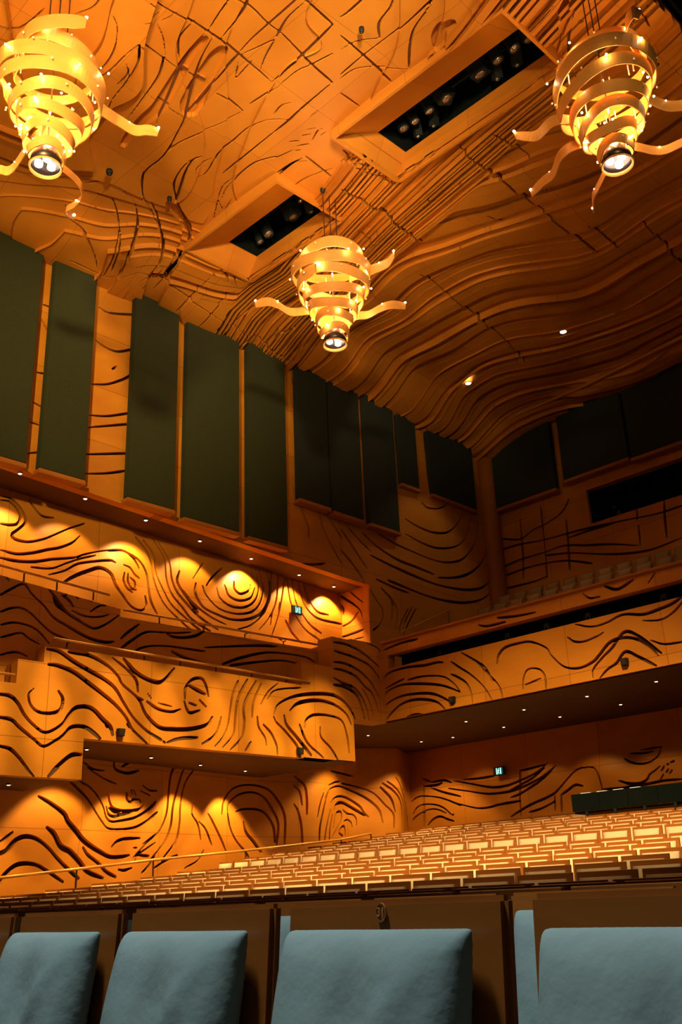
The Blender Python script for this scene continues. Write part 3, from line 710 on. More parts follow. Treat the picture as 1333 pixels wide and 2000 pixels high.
def rear(Y, hills=()):
    def f(S, T, h): return np.stack([S + 0 * h, Y - hill(S, T, hills) - h + 0 * S, T + 0 * h], -1)
    return f
TR = TRACES
# ---- left side wall, upper part (carries the dark banners) and its continuation to the rear corner
r = Relief('wall_left', M['wood_s'])
swb = lambda y: 8.22 - (y - 6.9) * .0508
sw_map = side(-15, [(18.6, 9.9, 1.8, 1.6, .16), (17.3, 8.0, 1.2, .8, .10)])
r.patch(3.0, 16.06, swb, 13.3, sw_map, TR['SW'], step=.05, depth=.08, thick=.2)
r.patch(16.06, 21.25, 5.0, 13.3, sw_map, TR['SW'], step=.055, depth=.08, thick=.2)
r.build()
MB().box(-15.6, -15.0, 20.75, 21.3, 5, 13.3).build('trim_1', M['wood_u']); struct(bpy.data.objects['trim_1'])
o = MB(); o.lathe([(.26, 6.5), (.26, 13.2)], 20, -14.88, 20.98); o = struct(o.build('trim_2', M['wood_u'], smooth=True))
# ---- upper gallery behind it: back wall, end wall, soffit, floor
r = Relief('wall_left_gallery', M['wood_s'])
r.patch(3.0, 16.1, 4.9, 8.35, side(-15.95, [(8.0, 7.5, .8, .6, .10), (9.9, 6.9, .5, .6, .12), (12.9, 7.2, 1.0, .55, .14), (15.6, 7.1, .8, .5, .1)]), TR['RW'], depth=.09)
r.build()
r = Relief('wall_gallery_end', M['wood_r'])
r.patch(-16.2, -15.0, 5.0, 7.76, rear(16.05), TR['EW'], depth=.09, thick=.1); r.build()
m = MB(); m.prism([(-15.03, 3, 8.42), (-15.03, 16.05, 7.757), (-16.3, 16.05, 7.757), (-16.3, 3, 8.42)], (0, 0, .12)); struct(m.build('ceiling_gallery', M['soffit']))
m = MB(); m.box(-16.2, -14.55, 3, 16.0, 4.75, 4.95); struct(m.build('floor_gallery', M['sill']))
# ---- upper tier front
r = Relief('wall_upper_tier_front', M['wood_s'])
r.patch(3.0, 9.12, 4.3, lambda y: 6.04 - (y - 6.9) * .077, side(-14.46), TR['UF'], depth=.08, thick=.2)
r.patch(9.12, 14.02, 4.3, lambda y: 5.74 + (y - 9.15) * .018, side(-14.5), TR['UF'], depth=.08, thick=.2)
r.build()
# ---- lower tier front: contiguous coplanar fields, stepping down at the left box
r = Relief('wall_lower_tier_front', M['wood_s'])
lf = side(-14.0, [(12.4, 4.3, .9, .6, .0)])
for a, b, z0, z1, th in ((3.0, 7.06, 2.88, 4.24, .2), (7.06, 7.49, 2.88, 4.62, .2), (7.49, 8.27, 2.88, 4.88, .2), (8.27, 12.97, 3.51, 4.90, .2), (12.97, 13.83, 3.53, 5.36, .36), (13.83, 14.37, 3.54, 6.0, .42), (14.37, 15.35, 4.38, 6.03, .42)):
    r.patch(a, b, z0, z1, lf, TR['LF'], depth=.09, thick=th)
r.build()
m = MB(); m.box(-17.3, -14.02, 8.27, 14.37, 3.53, 3.68).box(-17.3, -14.02, 3, 8.27, 2.89, 3.04).box(-17.3, -14.15, 8.2, 8.27, 3.0, 3.6).box(-15.0, -14.1, 14.2, 14.37, 3.6, 4.4)
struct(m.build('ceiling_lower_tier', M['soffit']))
m = MB(); m.box(-16.4, -14.3, 14.05, 15.3, 4.5, 5.95).box(-14.42, -14.16, 7.08, 7.48, 3.05, 4.6); struct(m.build('trim_3', M['wood_u'], bevel=.01))
# ---- lower side wall with its undulating end
def lw_prof(S, T):
    base = np.maximum(-15.75 - .17 * (S - 7.5), -16.9)
    b = .38 * np.exp(-((S - 15.7) / .95) ** 2) + .40 * np.exp(-((S - 18.35) / .55) ** 2) - .15 * np.exp(-((S - 17.2) / .5) ** 2)
    return base + b
r = Relief('wall_left_lower', M['wood_s'])
r.patch(3.5, 19.3, .2, 4.45, side(0, [(9.4, 2.6, .8, .7, .10), (11.2, 2.9, .5, .9, .12), (12.6, 2.6, .6, .6, .12), (8.4, 1.6, .9, .5, -.05)], lw_prof), TR['LW'], depth=.09, step=.048, back=False)
r.build()
# ---- rear: balcony front, soffit, lower and upper walls
r = Relief('wall_balcony_front', M['wood_r'])
bf = rear(15.35, [(-12.6, 4.7, .9, .5, .03)])
r.patch(-14.0, -5.2, 4.42, 5.50, bf, TR['BF'], depth=.08); r.patch(-14.0, -5.2, 5.79, 6.05, bf, TR['BF'], depth=.08); r.patch(-14.0, -13.87, 5.50, 5.79, bf, TR['BF'], depth=.08)
r.build()
m = MB(); m.box(-13.87, -5.2, 15.8, 15.85, 5.45, 5.85).box(-13.9, -5.2, 15.42, 15.85, 5.44, 5.48).box(-13.9, -5.2, 15.42, 15.85, 5.82, 5.86); struct(m.build('trim_4', M['void']))
m = MB(); m.box(-14.02, -5.2, 15.28, 15.5, 6.05, 6.10); struct(m.build('trim_5', M['wood_u'], bevel=.01))
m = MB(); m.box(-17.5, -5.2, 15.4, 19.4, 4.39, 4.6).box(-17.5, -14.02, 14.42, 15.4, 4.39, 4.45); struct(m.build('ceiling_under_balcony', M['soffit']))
r = Relief('wall_rear_lower', M['wood_r'])
r.patch(-17.4, -6.0, 1.2, 4.45, rear(19.25, [(-11.2, 3.2, .9, .5, .15), (-13.2, 3.0, .6, .6, .08)]), TR['RL'], depth=.08); r.build()
r = Relief('wall_rear', M['wood_r'])
ru = rear(21.2)
r.patch(-15.1, -11.98, 6.6, 13.3, ru, TR['RU'], depth=.06, step=.045)
r.patch(-11.98, -6.5, 6.6, 9.62, ru, TR['RU'], depth=.06, step=.045); r.patch(-11.98, -6.5, 10.54, 13.3, ru, (), depth=.05, step=.2); r.build()
m = MB(); m.box(-12.0, -6.5, 22.4, 22.5, 9.4, 10.7).box(-12.1, -11.98, 21.3, 22.5, 9.4, 10.7).box(-12, -6.5, 21.33, 22.5, 9.5, 9.6).box(-12, -6.5, 21.33, 22.5, 10.56, 10.7); struct(m.build('window_1', M['void']))
SK = .8      # chair size in plan units; the whole plan is enlarged 1.25 times at the end
# balcony stepped floor
m = MB()
BROWS = [(17.9, 6.82), (18.8, 7.27), (19.7, 7.74), (20.6, 8.20)]
m.box(-14.95, -6, 15.55, 17.4, 5.0, 5.5)
for y, z in BROWS: m.box(-14.95, -6, y - .62, y + .28 if y < 20 else 21.1, 5.0, z - SK)
struct(m.build('floor_balcony', M['sill']))
# ---- stalls floor, rising in steps
ROWT = [(1.05, .998), (2.0, 1.0), (2.95, 1.012), (3.9, 1.028), (4.85, 1.046), (5.8, 1.108), (6.75, 1.18), (7.7, 1.248), (8.65, 1.325), (9.6, 1.41), (10.5, 1.493), (11.4, 1.585), (12.5, 1.755), (13.4, 1.853), (14.3, 1.962), (15.2, 2.075), (16.1, 2.182), (17.0, 2.292), (17.9, 2.407), (18.75, 2.52)]
ROWS = [a for a, b in ROWT]; TOPZ = dict(ROWT)

m = MB(); prev = -2.5
for i, y in enumerate(ROWS):
    y1 = (ROWS[i + 1] - .55) if i + 1 < len(ROWS) else 19.2
    m.box(-17.4, 3.5, prev, y1, -.6, TOPZ[y] - SK); prev = y1
struct(m.build('floor', M['sill']))
# ------------------------------------------------------------------ ceiling
def vn(x, y, sc, seed):
    g = np.random.default_rng(seed).random((64, 64)); X = x / sc + 100; Y = y / sc + 100
    i = np.floor(X).astype(int); j = np.floor(Y).astype(int); u = X - i; v = Y - j; u = u * u * (3 - 2 * u); v = v * v * (3 - 2 * v)
    a = g[i % 64, j % 64]; b = g[(i + 1) % 64, j % 64]; c = g[i % 64, (j + 1) % 64]; d = g[(i + 1) % 64, (j + 1) % 64]
    return a * (1 - u) * (1 - v) + b * u * (1 - v) + c * (1 - u) * v + d * u * v
def ce_level(X, Y):
    w = np.clip((Y - 10.2 + .25 * (X + 10)) / 2.5, 0, 1)           # fine parallel laminations towards the rear
    near_wall = np.clip((-12.6 - X) / 1.5, 0, 1)
    yy = Y - .10 * (X + 10) + .55 * vn(X, Y, 2.4, 3) + .35 * vn(X, Y, 1.1, 5) + .35 * np.sin(X * .9 + Y * .35)
    f = w * (yy * 4.2) + (1 - w) * ((.5 * X + .87 * Y) * 1.15 + 2.4 * vn(.5 * X + .87 * Y, (-.87 * X + .5 * Y) * .45, 1.25, 11) + .3 * vn(X, Y, .8, 12)) + near_wall * (1 - w) * (Y * .8 + .6 * vn(X, Y, .8, 9))
    return f + 200.37
LV = np.random.default_rng(5).random(4096)
def ce_h(k):
    k = np.asarray(k); i = (k.astype(int)) % 4096
    return .20 * (LV[i] - .5) + .02
def sstep(x): x = np.clip(x, 0, 1); return x * x * (3 - 2 * x)
def ce_map(S, T, h):
    z = 13.03 - .42 * sstep((-13.2 - S) / 1.7) - .05 * sstep((T - 12) / 8) - .22 * sstep((T - 19.9) / .5) * sstep((T - 14) / 2)
    z = z + .05 * np.sin(S * 1.7 + T * .6) * np.sin(T * 1.1)
    return np.stack([S + 0 * h, T + 0 * h, z - h + 0 * S], -1)
r = Relief('ceiling', M['wood_c'])
X0, X1, Y0, Y1 = -15.15, -4.05, 3.2, 21.4
H1 = (-9.12, -5.67, 9.51, 11.05); H2 = (-13.25, -10.62, 9.51, 11.05)
cells = [(X0, X1, Y0, 9.51), (X0, H2[0], 9.51, 11.05), (H2[1], H1[0], 9.51, 11.05), (H1[1], X1, 9.51, 11.05), (X0, X1, 11.05, Y1)]
for a, b, c, d in cells:
    r.patch(a, b, c, d, ce_map, TR['CE'], step=.055, depth=.10, thick=.14, level=ce_level, lheight=ce_h, sunk=.10, back=False)
r.build()
m = MB()   # sloping wooden reveals of the two lighting slots
for (a, b, c, d) in (H1, H2):
    ia, ib, ic, idd = a + .22, b - .10, c + .82, d + .0; z0, z1 = 12.98, 13.38
    lo = [(a, c, z0), (b, c, z0), (b, d, z0), (a, d, z0)]; hi = [(ia, ic, z1), (ib, ic, z1), (ib, idd + .03, z1), (ia, idd + .03, z1)]
    m.box(a - .05, a, c - .05, d + .05, 12.90, 13.3).box(b, b + .05, c - .05, d + .05, 12.90, 13.3).box(a, b, c - .05, c, 12.90, 13.3).box(a, b, d + .045, d + .09, 12.90, 13.3)
    for i in range(4): m.prism([lo[i], lo[(i + 1) % 4], hi[(i + 1) % 4], hi[i]], (0, 0, .03))
struct(m.build('trim_6', M['wood_c']))
m = MB()
for (a, b, c, d) in (H1, H2):
    ia, ib, ic, idd = a + .2, b - .08, c + .80, d + .05
    m.box(ia - .05, ia, ic - .05, idd + .3, 13.41, 14.3).box(ib, ib + .05, ic - .05, idd + .3, 13.41, 14.3).box(ia, ib, ic - .05, ic, 13.41, 14.3).box(ia, ib, idd + .25, idd + .3, 13.41, 14.3).box(ia, ib, ic, idd + .3, 14.3, 14.35)
m.box(-4.0, -3.95, 3.2, 12.4, 13.2, 14.6).box(-4.0, -1.5, 3.2, 12.4, 14.6, 14.7).box(-4.0, -1.5, 12.35, 12.4, 13.2, 14.6)
struct(m.build('ceiling_slot', M['void']))
# roof over everything so the hall is closed
m = MB(); m.box(-18.1, -1.5, -1, 22.6, 14.8, 14.9).box(-18.1, -18.0, -1, 22.6, -.5, 14.9).box(-18.1, -1.5, 22.55, 22.6, -.5, 14.9)
struct(m.build('wall_outer', M['void']))
# downstand lip near the rear wall
m = MB(); m.tube([(-14.85, 20.32, 12.80), (-13, 20.2, 12.84), (-11, 20.12, 12.80), (-9, 19.95, 12.82), (-7.5, 19.8, 12.82)], .05, 6); struct(m.build('trim_7', M['wood_c']))

# ------------------------------------------------------------------ acoustic banners on the upper walls
BAN = [(5.9, 7.30, 8.14), (7.55, 8.46, 8.14), (9.36, 10.44, 8.06), (10.66, 12.06, 7.98), (12.30, 13.40, 7.96), (13.76, 14.72, 9.19), (14.80, 15.82, 9.15), (16.02, 17.08, 9.15), (17.26, 17.93, 10.51), (18.42, 20.30, 10.53)]
ordw = ['leftmost', 'second', 'third', 'fourth', 'fifth', 'sixth', 'seventh', 'eighth', 'ninth', 'tenth']
for i, (y0, y1, z0) in enumerate(BAN):
    e = empty('acoustic_banner', (-15, (y0 + y1) / 2, z0)); hw = (y1 - y0) / 2; tp = (12.92 if y0 < 11 else 12.8) - z0
    tag(e, ('%s tall dark olive banner panel on the left side wall' % ordw[i]) if i else 'leftmost tall dark olive banner panel, cut off by the frame edge', 'acoustic panel', 'dark banners along the side wall')
    f = MB().box(.07, .21, -hw, hw, .10, tp).build('felt_panel', M['felt'] if i < 5 else M['felt_rear'], e, bevel=.012)
    MB().box(.02, .24, -hw - .01, hw + .01, 0, .09).build('bottom_ledge', M['wood_u'], e, bevel=.01)
    MB().box(.02, .07, -hw + .05, hw - .05, .1, tp).build('back_frame', M['black'], e)
RB = [(-14.6, -12.68, 10.68), (-12.42, -10.55, 10.80), (-10.47, -8.3, 10.74)]
for i, (x0, x1, z0) in enumerate(RB):
    e = empty('acoustic_banner', ((x0 + x1) / 2, 21.2, z0)); hw = (x1 - x0) / 2; tp = 12.85 - z0
    tag(e, ['black banner panel on the rear wall, nearest the corner', 'middle black banner panel of the rear wall', 'right black banner panel of the rear wall, at the frame edge'][i], 'acoustic panel', 'dark banners along the rear wall')
    MB().box(-hw, hw, -.28, -.10, .10, tp).build('felt_panel', M['felt_rear'], e, bevel=.012)
    MB().box(-hw - .01, hw + .01, -.30, -.06, 0, .09).build('bottom_ledge', M['wood_u'], e, bevel=.01)
    MB().box(-hw + .05, hw - .05, -.10, -.06, .1, tp).build('back_frame', M['black'], e)

# ------------------------------------------------------------------ seats
def cushion_mesh(w, z0, z1, tb, tt, n=10, m=10, crease=0):
    """wedge cushion standing in front (-Y) of the board; thickness tb at the bottom, tt at the top, pillow-rounded"""
    v = []; f = []; rows = []
    for j in range(m + 1):
        b = j / m; zz = z0 + (z1 - z0) * b
        row = []
        for i in range(n + 1):
            a = 2 * i / n - 1; 
            ea = 1 - abs(a) ** 10; eb = 1 - abs(2 * b - 1) ** 12
            th = (tb + (tt - tb) * b) * (.55 + .45 * min(ea, eb)) + .014 * math.cos(a * PI / 2) * math.sin(b * PI)
            if crease:
                d = (a * .5 + .5) * .9 + (1 - b) * .55 - .62
                th += crease * (math.exp(-(((a + 1) * .5 - (.35 + .5 * b)) / .07) ** 2) * .9 * (1 - b * .3) - .6 * math.exp(-(((a + 1) * .5 - (.22 + .35 * b)) / .10) ** 2)) * min(1, 4 * (1 - b))
                th += crease * .5 * math.sin(a * 5 + b * 7)
            row.append(len(v)); v.append((a * w / 2, -th, zz))
        rows.append(row)
    for j in range(m):
        for i in range(n): f.append((rows[j][i], rows[j][i + 1], rows[j + 1][i + 1], rows[j + 1][i]))
    ring = rows[0] + [rows[j][n] for j in range(1, m + 1)] + rows[m][::-1][1:] + [rows[j][0] for j in range(m - 1, 0, -1)]
    bk = []
    for k in ring: bk.append(len(v)); v.append((v[k][0], 0, v[k][2]))
    L = len(ring)
    for k in range(L): f.append((ring[k], bk[k], bk[(k + 1) % L], ring[(k + 1) % L]))
    f.append(tuple(bk)); o = MB(); o.v = v; o.f = f; return o
def make_seat(kind):
    hi = kind == 'blue'; fab = {'blue': M['fabric_blue'], 'cream': M['fabric_cream'], 'circle': M['fabric_circle']}[kind]
    e = empty('theatre_seat')
    bv = .009 if hi else .004
    b = MB(); b.v = []; lean = .05
    b.prism([(-.27, 0, .30), (.27, 0, .30), (.27, lean, 1.0), (-.27, lean, 1.0)], (0, .028, 0)); bp = b.build('back_panel', M['chair_wood'], e, bevel=bv, seg=2 if hi else 1)
    c = cushion_mesh(.445, .46, .955, .17 if hi else .16, .065, 26 if hi else 6, 24 if hi else 5, .013 if hi else 0)
    c.v = [(x, y + (z - .30) / .70 * lean, z) for x, y, z in c.v]
    cb = c.build('back_cushion', fab, e, smooth=True)
    if hi:
        md = cb.modifiers.new('s', 'SUBSURF'); md.levels = 1; md.render_levels = 2
    else:
        for p in cb.data.polygons: p.use_smooth = len(p.vertices) == 4
    s = MB().box(-.24, .24, -.56, -.12, .36, .46).build('seat_cushion', fab, e, bevel=.03, seg=3 if hi else 1, smooth=hi)
    MB().box(-.25, .25, -.55, -.06, .33, .36).build('seat_pan', M['chair_wood'], e)
    p = MB().box(-.05, .05, -.34, -.20, 0, .33).box(-.05, .05, -.25, .02, .28, .33).build('pedestal', M['darkmetal'], e)
    for sx in (-1, 1): MB().box(sx * .272 - .012, sx * .272 + .012, -.45, -.02, .54, .60).box(sx * .272 - .012, sx * .272 + .012, -.10, -.02, .0, .54).build('armrest', M['chair_wood_edge'], e, bevel=.004 if hi else 0)
    return e
HEAD, PITCH, ROLL, FPX = math.radians(44.5), math.radians(21.4), math.radians(2.3), 1930
EYE = np.array([0, 0, 1.0]); FW = np.array([-math.sin(HEAD) * math.cos(PITCH), math.cos(HEAD) * math.cos(PITCH), math.sin(PITCH)])
R0 = np.array([math.cos(HEAD), math.sin(HEAD), 0]); U0 = np.cross(R0, FW); RR = math.cos(ROLL) * R0 - math.sin(ROLL) * U0; UU = math.sin(ROLL) * R0 + math.cos(ROLL) * U0
def in_view(x, y, z, mg=30):
    d = np.array([x, y, z]) - EYE; k = d @ FW
    if k < .3: return False
    u = 666.5 + FPX * (d @ RR) / k; return -mg < u < 1333 + mg
protos = {}
ORD = ['first', 'second', 'third', 'fourth', 'fifth', 'sixth', 'seventh', 'eighth', 'ninth', 'tenth', 'eleventh', 'twelfth', 'thirteenth', 'fourteenth', 'fifteenth', 'sixteenth', 'seventeenth', 'eighteenth', 'nineteenth', 'twentieth', '21st', '22nd', '23rd', '24th', '25th', '26th', '27th', '28th', '29th', '30th', '31st', '32nd', '33rd', '34th', '35th', '36th', '37th', '38th']
def put_seat(kind, x, y, z, rz, label, group):
    if kind not in protos: o = protos[kind] = make_seat(kind)
    else: o = copy_tree(protos[kind])
    o.location = (x, y, z); o.rotation_euler = (0, 0, rz); tag(o, label, 'seat', group); return o
def lwbase(y): return max(-15.75 - .17 * (y - 7.5), -16.9)
PX = .468; spots = []
for i, y0 in enumerate(ROWS):
    ang = -math.radians(3.0) * max(0, 1 - i / 5.0); off = {0: -1.018, 1: -1.737 - .01}.get(i, -16.4 + (.234 if i % 2 else 0) + .04 * (i * 7 % 5)); k = 0
    for q in range(-12, 40):
        px = (.468 if i > 1 else .47); dx = q * px; X = off + dx * math.cos(ang); Y = y0 + dx * math.sin(ang) * (1 if i < 2 else 0)
        if i > 1: X, Y = off + dx, y0
        if X < lwbase(y0) + .45 or X > -.2: continue
        if not in_view(X, Y, TOPZ[y0], 260 if i < 2 else 16): continue
        if y0 > 17.3 and X > -11.5: continue
        spots.append((i, k, X, Y, TOPZ[y0] - SK, ang if i < 2 else 0, q == 0)); k += 1
spots.sort(key=lambda t: t[2] ** 2 + t[3] ** 2); far = spots[300:]
print('SEATS', len(spots))
for (i, k, X, Y, z, ang, mid) in spots[:300]:
    if i == 0: lab = 'teal padded seat in the nearest row, %s from the left in view' % ORD[k]
    elif i == 1: lab = 'teal padded seat glimpsed in the second row, %s from the left' % ORD[k]
    else: lab = 'cream padded wooden seat, %s from the left in the %s row of the stalls' % (ORD[k], ORD[i])
    o = put_seat('blue' if i < 2 else 'cream', X, Y, z, ang, lab, 'teal seats of the front rows' if i < 2 else 'cream stalls seats in rows')
    o.scale = (SK, SK, SK)
    if i == 0 and mid: center_seat = o
# the farthest seats beyond the counted three hundred: one object
if far:
    e = empty('theatre_seats_far'); tag(e, 'farthest rows of cream seats below the rear wall, too many to count', 'seats', kind='stuff')
    for part in ('back_panel', 'back_cushion', 'seat_cushion', 'pedestal'):
        src = [c for c in protos['cream'].children if c.name.startswith(part)][0].data
        co = np.empty(len(src.vertices) * 3); src.vertices.foreach_get('co', co); co = co.reshape(-1, 3); fs = [tuple(p.vertices) for p in src.polygons]; b = MB()
        for (i, k, X, Y, z, ang, mid) in far:
            n0 = len(b.v); b.v += [tuple(v) for v in co * SK + np.array([X, Y, z])]; b.f += [tuple(n0 + a for a in f) for f in fs]
        b.build(part, src.materials[0], e, smooth=part == 'back_cushion')['kind'] = 'stuff'
nb = 0
for i, (y, z) in enumerate(BROWS):
    k = 0
    for j in range(0, 18):
        x = -14.5 + j * .50 + .02 * i
        if not in_view(x, y, z, 15): continue
        o = put_seat('circle', x, y, z - SK + .01, 0, 'grey rose balcony seat, %s from the left in the %s balcony row' % (ORD[k], ORD[i]), 'balcony seats'); o.scale = (SK, SK, SK); k += 1; nb += 1
print('BALC', nb)
# seat number badge
b = MB(); b.lathe([(.016, 0), (.016, .003), (.0135, .003), (.0135, .0015), (.0001, .0015)], 24)
b.v = [(x * .80, -zz - 0.001, y) for x, y, zz in b.v]
badge = b.build('number_badge', noise_mat('badge_bronze', (.42, .17, .05), (.34, .13, .04), 20, .35, .5), center_seat, smooth=False)
badge.location = (-.005, .047, .979)
tc = bpy.data.curves.new('digits', 'FONT'); tc.body = '31'; tc.size = .021; tc.extrude = .0008; tc.align_x = 'CENTER'; tc.align_y = 'CENTER'
to = bpy.data.objects.new('digits_src', tc); C.objects.link(to); dg = bpy.context.evaluated_depsgraph_get(); me = bpy.data.meshes.new_from_object(to.evaluated_get(dg)); bpy.data.objects.remove(to)
me.materials.clear(); me.materials.append(noise_mat('badge_digit', (.62, .28, .09), (.55, .24, .07), 20, .35, .5)); dgt = bpy.data.objects.new('number', me); C.objects.link(dgt); dgt.parent = badge; dgt.rotation_euler = (PI / 2, 0, 0); dgt.location = (0, -.0035, 0)
# ------------------------------------------------------------------ chandeliers
RV = Vector(R0)                                   # horizontal right of the hall axis used to orient the tails
DV = Vector((-math.sin(HEAD), math.cos(HEAD), 0))  # horizontally away
def bez(p, n=26):
    out = []
    for i in range(n + 1):
        t = i / n; q = list(p)
        while len(q) > 1: q = [q[k].lerp(q[k + 1], t) for k in range(len(q) - 1)]
        out.append(q[0])
    return out
def ribbon(path, hgt, th, flare=.0, twist_end=0):
    """strip standing on edge along a path; cross-section hgt tall, th thick; flare leans the top outwards from the axis"""
    m = MB(); k = len(path)
    for i, p in enumerate(path):
        d = path[min(i + 1, k - 1)] - path[max(i - 1, 0)]; d.normalize()
        rad = Vector((p.x, p.y, 0)); up = Vector((0, 0, 1))
        if rad.length > .01: up = (up + rad.normalized() * flare).normalized()
        up = (up - d * up.dot(d)).normalized(); nn = d.cross(up).normalized(); h = hgt / 2
        if i > k - 5: h *= .75 + .25 * (k - 1 - i) / 4
        m.v += [tuple(p + up * h + nn * th / 2), tuple(p + up * h - nn * th / 2), tuple(p - up * h - nn * th / 2), tuple(p - up * h + nn * th / 2)]
    for i in range(k - 1):
        b = i * 4
        for j in range(4): m.f.append((b + j, b + (j + 1) % 4, b + 4 + (j + 1) % 4, b + 4 + j))
    m.f += [(0, 1, 2, 3), ((k - 1) * 4, (k - 1) * 4 + 3, (k - 1) * 4 + 2, (k - 1) * 4 + 1)]; return m
def chandelier(x, y, tails, label, seed, ztop=13.0, dz=0, tilt=0):
    """tails: per ribbon (dx, dd, z) tip in (right, away, height) metres or None; heights relative to z=10.5"""
    rr = random.Random(seed); e = empty('chandelier', (x, y, 10.5)); tag(e, label, 'chandelier', 'bent wood chandeliers')
    spec = [(1.0, .60, .20), (.72, .72, .20), (.46, .66, .185), (.21, .56, .175), (-.02, .45, .165), (-.24, .34, .15), (-.45, .25, .13)]
    for k, (zc, rad, hh) in enumerate(spec):
        zc += dz; tail = tails.get(k)
        pl = [RV * p[0] + DV * p[1] + Vector((0, 0, zc + .02 * math.sin(3 * q))) for q, p in enumerate(tail)] if tail else None
        ph0 = math.atan2(tail[0][0], tail[0][1]) if tail else rr.uniform(0, 2 * PI)
        sgn = 1 if k % 2 else -1
        if tail:
            tg = RV * math.cos(ph0) - DV * math.sin(ph0)      # tangent of growing angle
            sgn = -1 if tg.dot(pl[1] - pl[0]) > 0 else 1
        tk = rr.uniform(-.07, .07)
        arc = []; n = 64; span = 2 * PI * .95
        el = rr.uniform(.0, .05); pz = rr.uniform(0, 2 * PI)
        for i in range(n + 1):
            a = ph0 + sgn * span * i / n; R = rad * (1 + el * math.cos(2 * a + pz)) * (1 - .10 * i / n)
            z = zc + .05 * math.sin(2 * a + pz) - .06 * i / n + (tilt + tk) * R * math.sin(a) * (i / n if tail else 1)
            arc.append(RV * (R * math.sin(a)) + DV * (R * math.cos(a)) + Vector((0, 0, z)))
        path = arc[::-1]
        if tail:
            c3 = catmull([tuple(arc[4]), tuple(arc[0])] + [tuple(p) for p in pl[1:]])
            path = path[:-5] + [Vector(p) for p in c3]
            path = [path[0]] + [p for q, p in enumerate(path[1:]) if (p - path[q]).length > .004]
        ribbon(path, hh, .014, .16).build('ribbon', M['ribbon'], e, smooth=False)
        if tail:
            for q in ((-1, .015), (-14, .009)):
                p = path[max(q[0], -len(path) + 1)] + Vector((0, 0, hh * .45)); MB().sphere(tuple(p), q[1] * 1.2, 8, 5).build('bulb', M['bulb'], e)
        nb_ = 6 if k < 4 else 4
        for b in range(nb_):
            a = 2 * PI * b / nb_ + seed + k * .7; R = rad * .84 if b % 2 == 0 else rad + .035; p = RV * (R * math.sin(a)) + DV * (R * math.cos(a)) + Vector((0, 0, zc + .02 * (b % 3)))
            MB().sphere(tuple(p), .0135, 8, 5).build('bulb', M['bulb'], e)
            if b % 2 == 0:
                q = RV * (R * .93 * math.sin(a + .3)) + DV * (R * .93 * math.cos(a + .3))
                MB().tube([q + Vector((0, 0, zc - .02)), q + Vector((0, 0, zc + .15))], .010, 8).build('glass_tube', M['glass_tube'], e)
            st = RV * ((rad + .01) * math.sin(a + .5)) + DV * ((rad + .01) * math.cos(a + .5)) + Vector((0, 0, zc))
            MB().sphere(tuple(st), .016, 8, 4).build('stud', M['glass_tube'], e)
    # core rod and bottom lamp cluster
    MB().tube([(0, 0, 1.3 + dz), (0, 0, -.5 + dz)], .012, 8).build('core_rod', M['metal'], e)
    z = -.62 + dz
    h = MB(); h.lathe([(.05, z + .22), (.13, z + .18), (.19, z + .06), (.205, z - .05), (.19, z - .055), (.175, z + .03), (.05, z + .08)], 28); hd = h.build('lamp_housing', M['darkmetal'], e, smooth=True)
    h = MB(); h.lathe([(.206, z - .10), (.212, z - .075), (.19, z - .05), (.182, z - .075), (.206, z - .10)], 28, caps=False); h.build('lamp_rim', M['ribbon'], hd, smooth=True)
    for b in range(3):
        a = PI / 2 + 2 * PI * b / 3 + .2; l = MB(); l.lathe([(.0001, z - .055), (.035, z - .05), (.052, z - .035), (.05, z + .02)], 16, .092 * math.cos(a), .092 * math.sin(a)); l.build('lamp', M['spotdisc'], hd, smooth=True)
    # three suspension cables, fork bar, ceiling cups
    top = ztop - 10.5
    MB().tube([RV * -.12 + DV * -.05 + Vector((0, 0, 1.36 + dz)), RV * .12 + DV * .08 + Vector((0, 0, 1.44 + dz))], .012, 8).build('fork_bar', M['metal'], e)
    for q, (cx, cd) in enumerate(((-.11, -.05), (0, .02), (.11, .08))):
        a = RV * cx + DV * cd
        MB().tube([a + Vector((0, 0, 1.40 + dz)), a + Vector((0, 0, top))], .0095, 6).build('cable', M['darkmetal'], e)
        c = MB(); c.lathe([(.05, top + .03), (.05, top - .01), (.03, top - .04), (.0001, top - .045)], 14, a.x, a.y); c.build('ceiling_cup', M['black'], e, smooth=True)
    for zz, pw in ((.75, CH_P), (.25, CH_P), (-.25, CH_P * .6)):
        l = bpy.data.lights.new('lamp_light', 'POINT'); l.energy = pw; l.color = (1, .60, .24); l.shadow_soft_size = .08
        lo = bpy.data.objects.new('lamp_light', l); C.objects.link(lo); lo.location = (x, y, 10.5 + zz + dz)
    l = bpy.data.lights.new('lamp_beam', 'SPOT'); l.energy = CH_P * 5; l.color = (1, .74, .45); l.spot_size = math.radians(75); l.spot_blend = 1; l.shadow_soft_size = .1
    lo = bpy.data.objects.new('lamp_beam', l); C.objects.link(lo); lo.location = (x, y, 10.5 - .8 + dz)
    return e
CH_P = 28
chandelier(-10.25, 10.45, {3: [(-0.57, 0.46), (-0.76, 0.35), (-0.99, 0.08), (-1.15, 0.01), (-1.36, 0.05)], 2: [(0.22, 0.6), (-0.07, 0.35), (-0.36, 0.12), (-0.49, -0.14), (-0.45, -0.38), (-0.3, -0.53), (-0.26, -0.61)], 1: [(0.23, 0.55), (0.31, 0.17), (0.48, 0.01), (0.72, -0.1), (0.96, -0.28), (1.07, -0.47)], 4: [(0.45, 0.26), (0.6, 0.18), (0.81, -0.02), (1.0, -0.09), (1.24, -0.06)]},
           'middle, farthest of three bent-wood chandeliers, its tails spread both ways', 1, tilt=-.04)
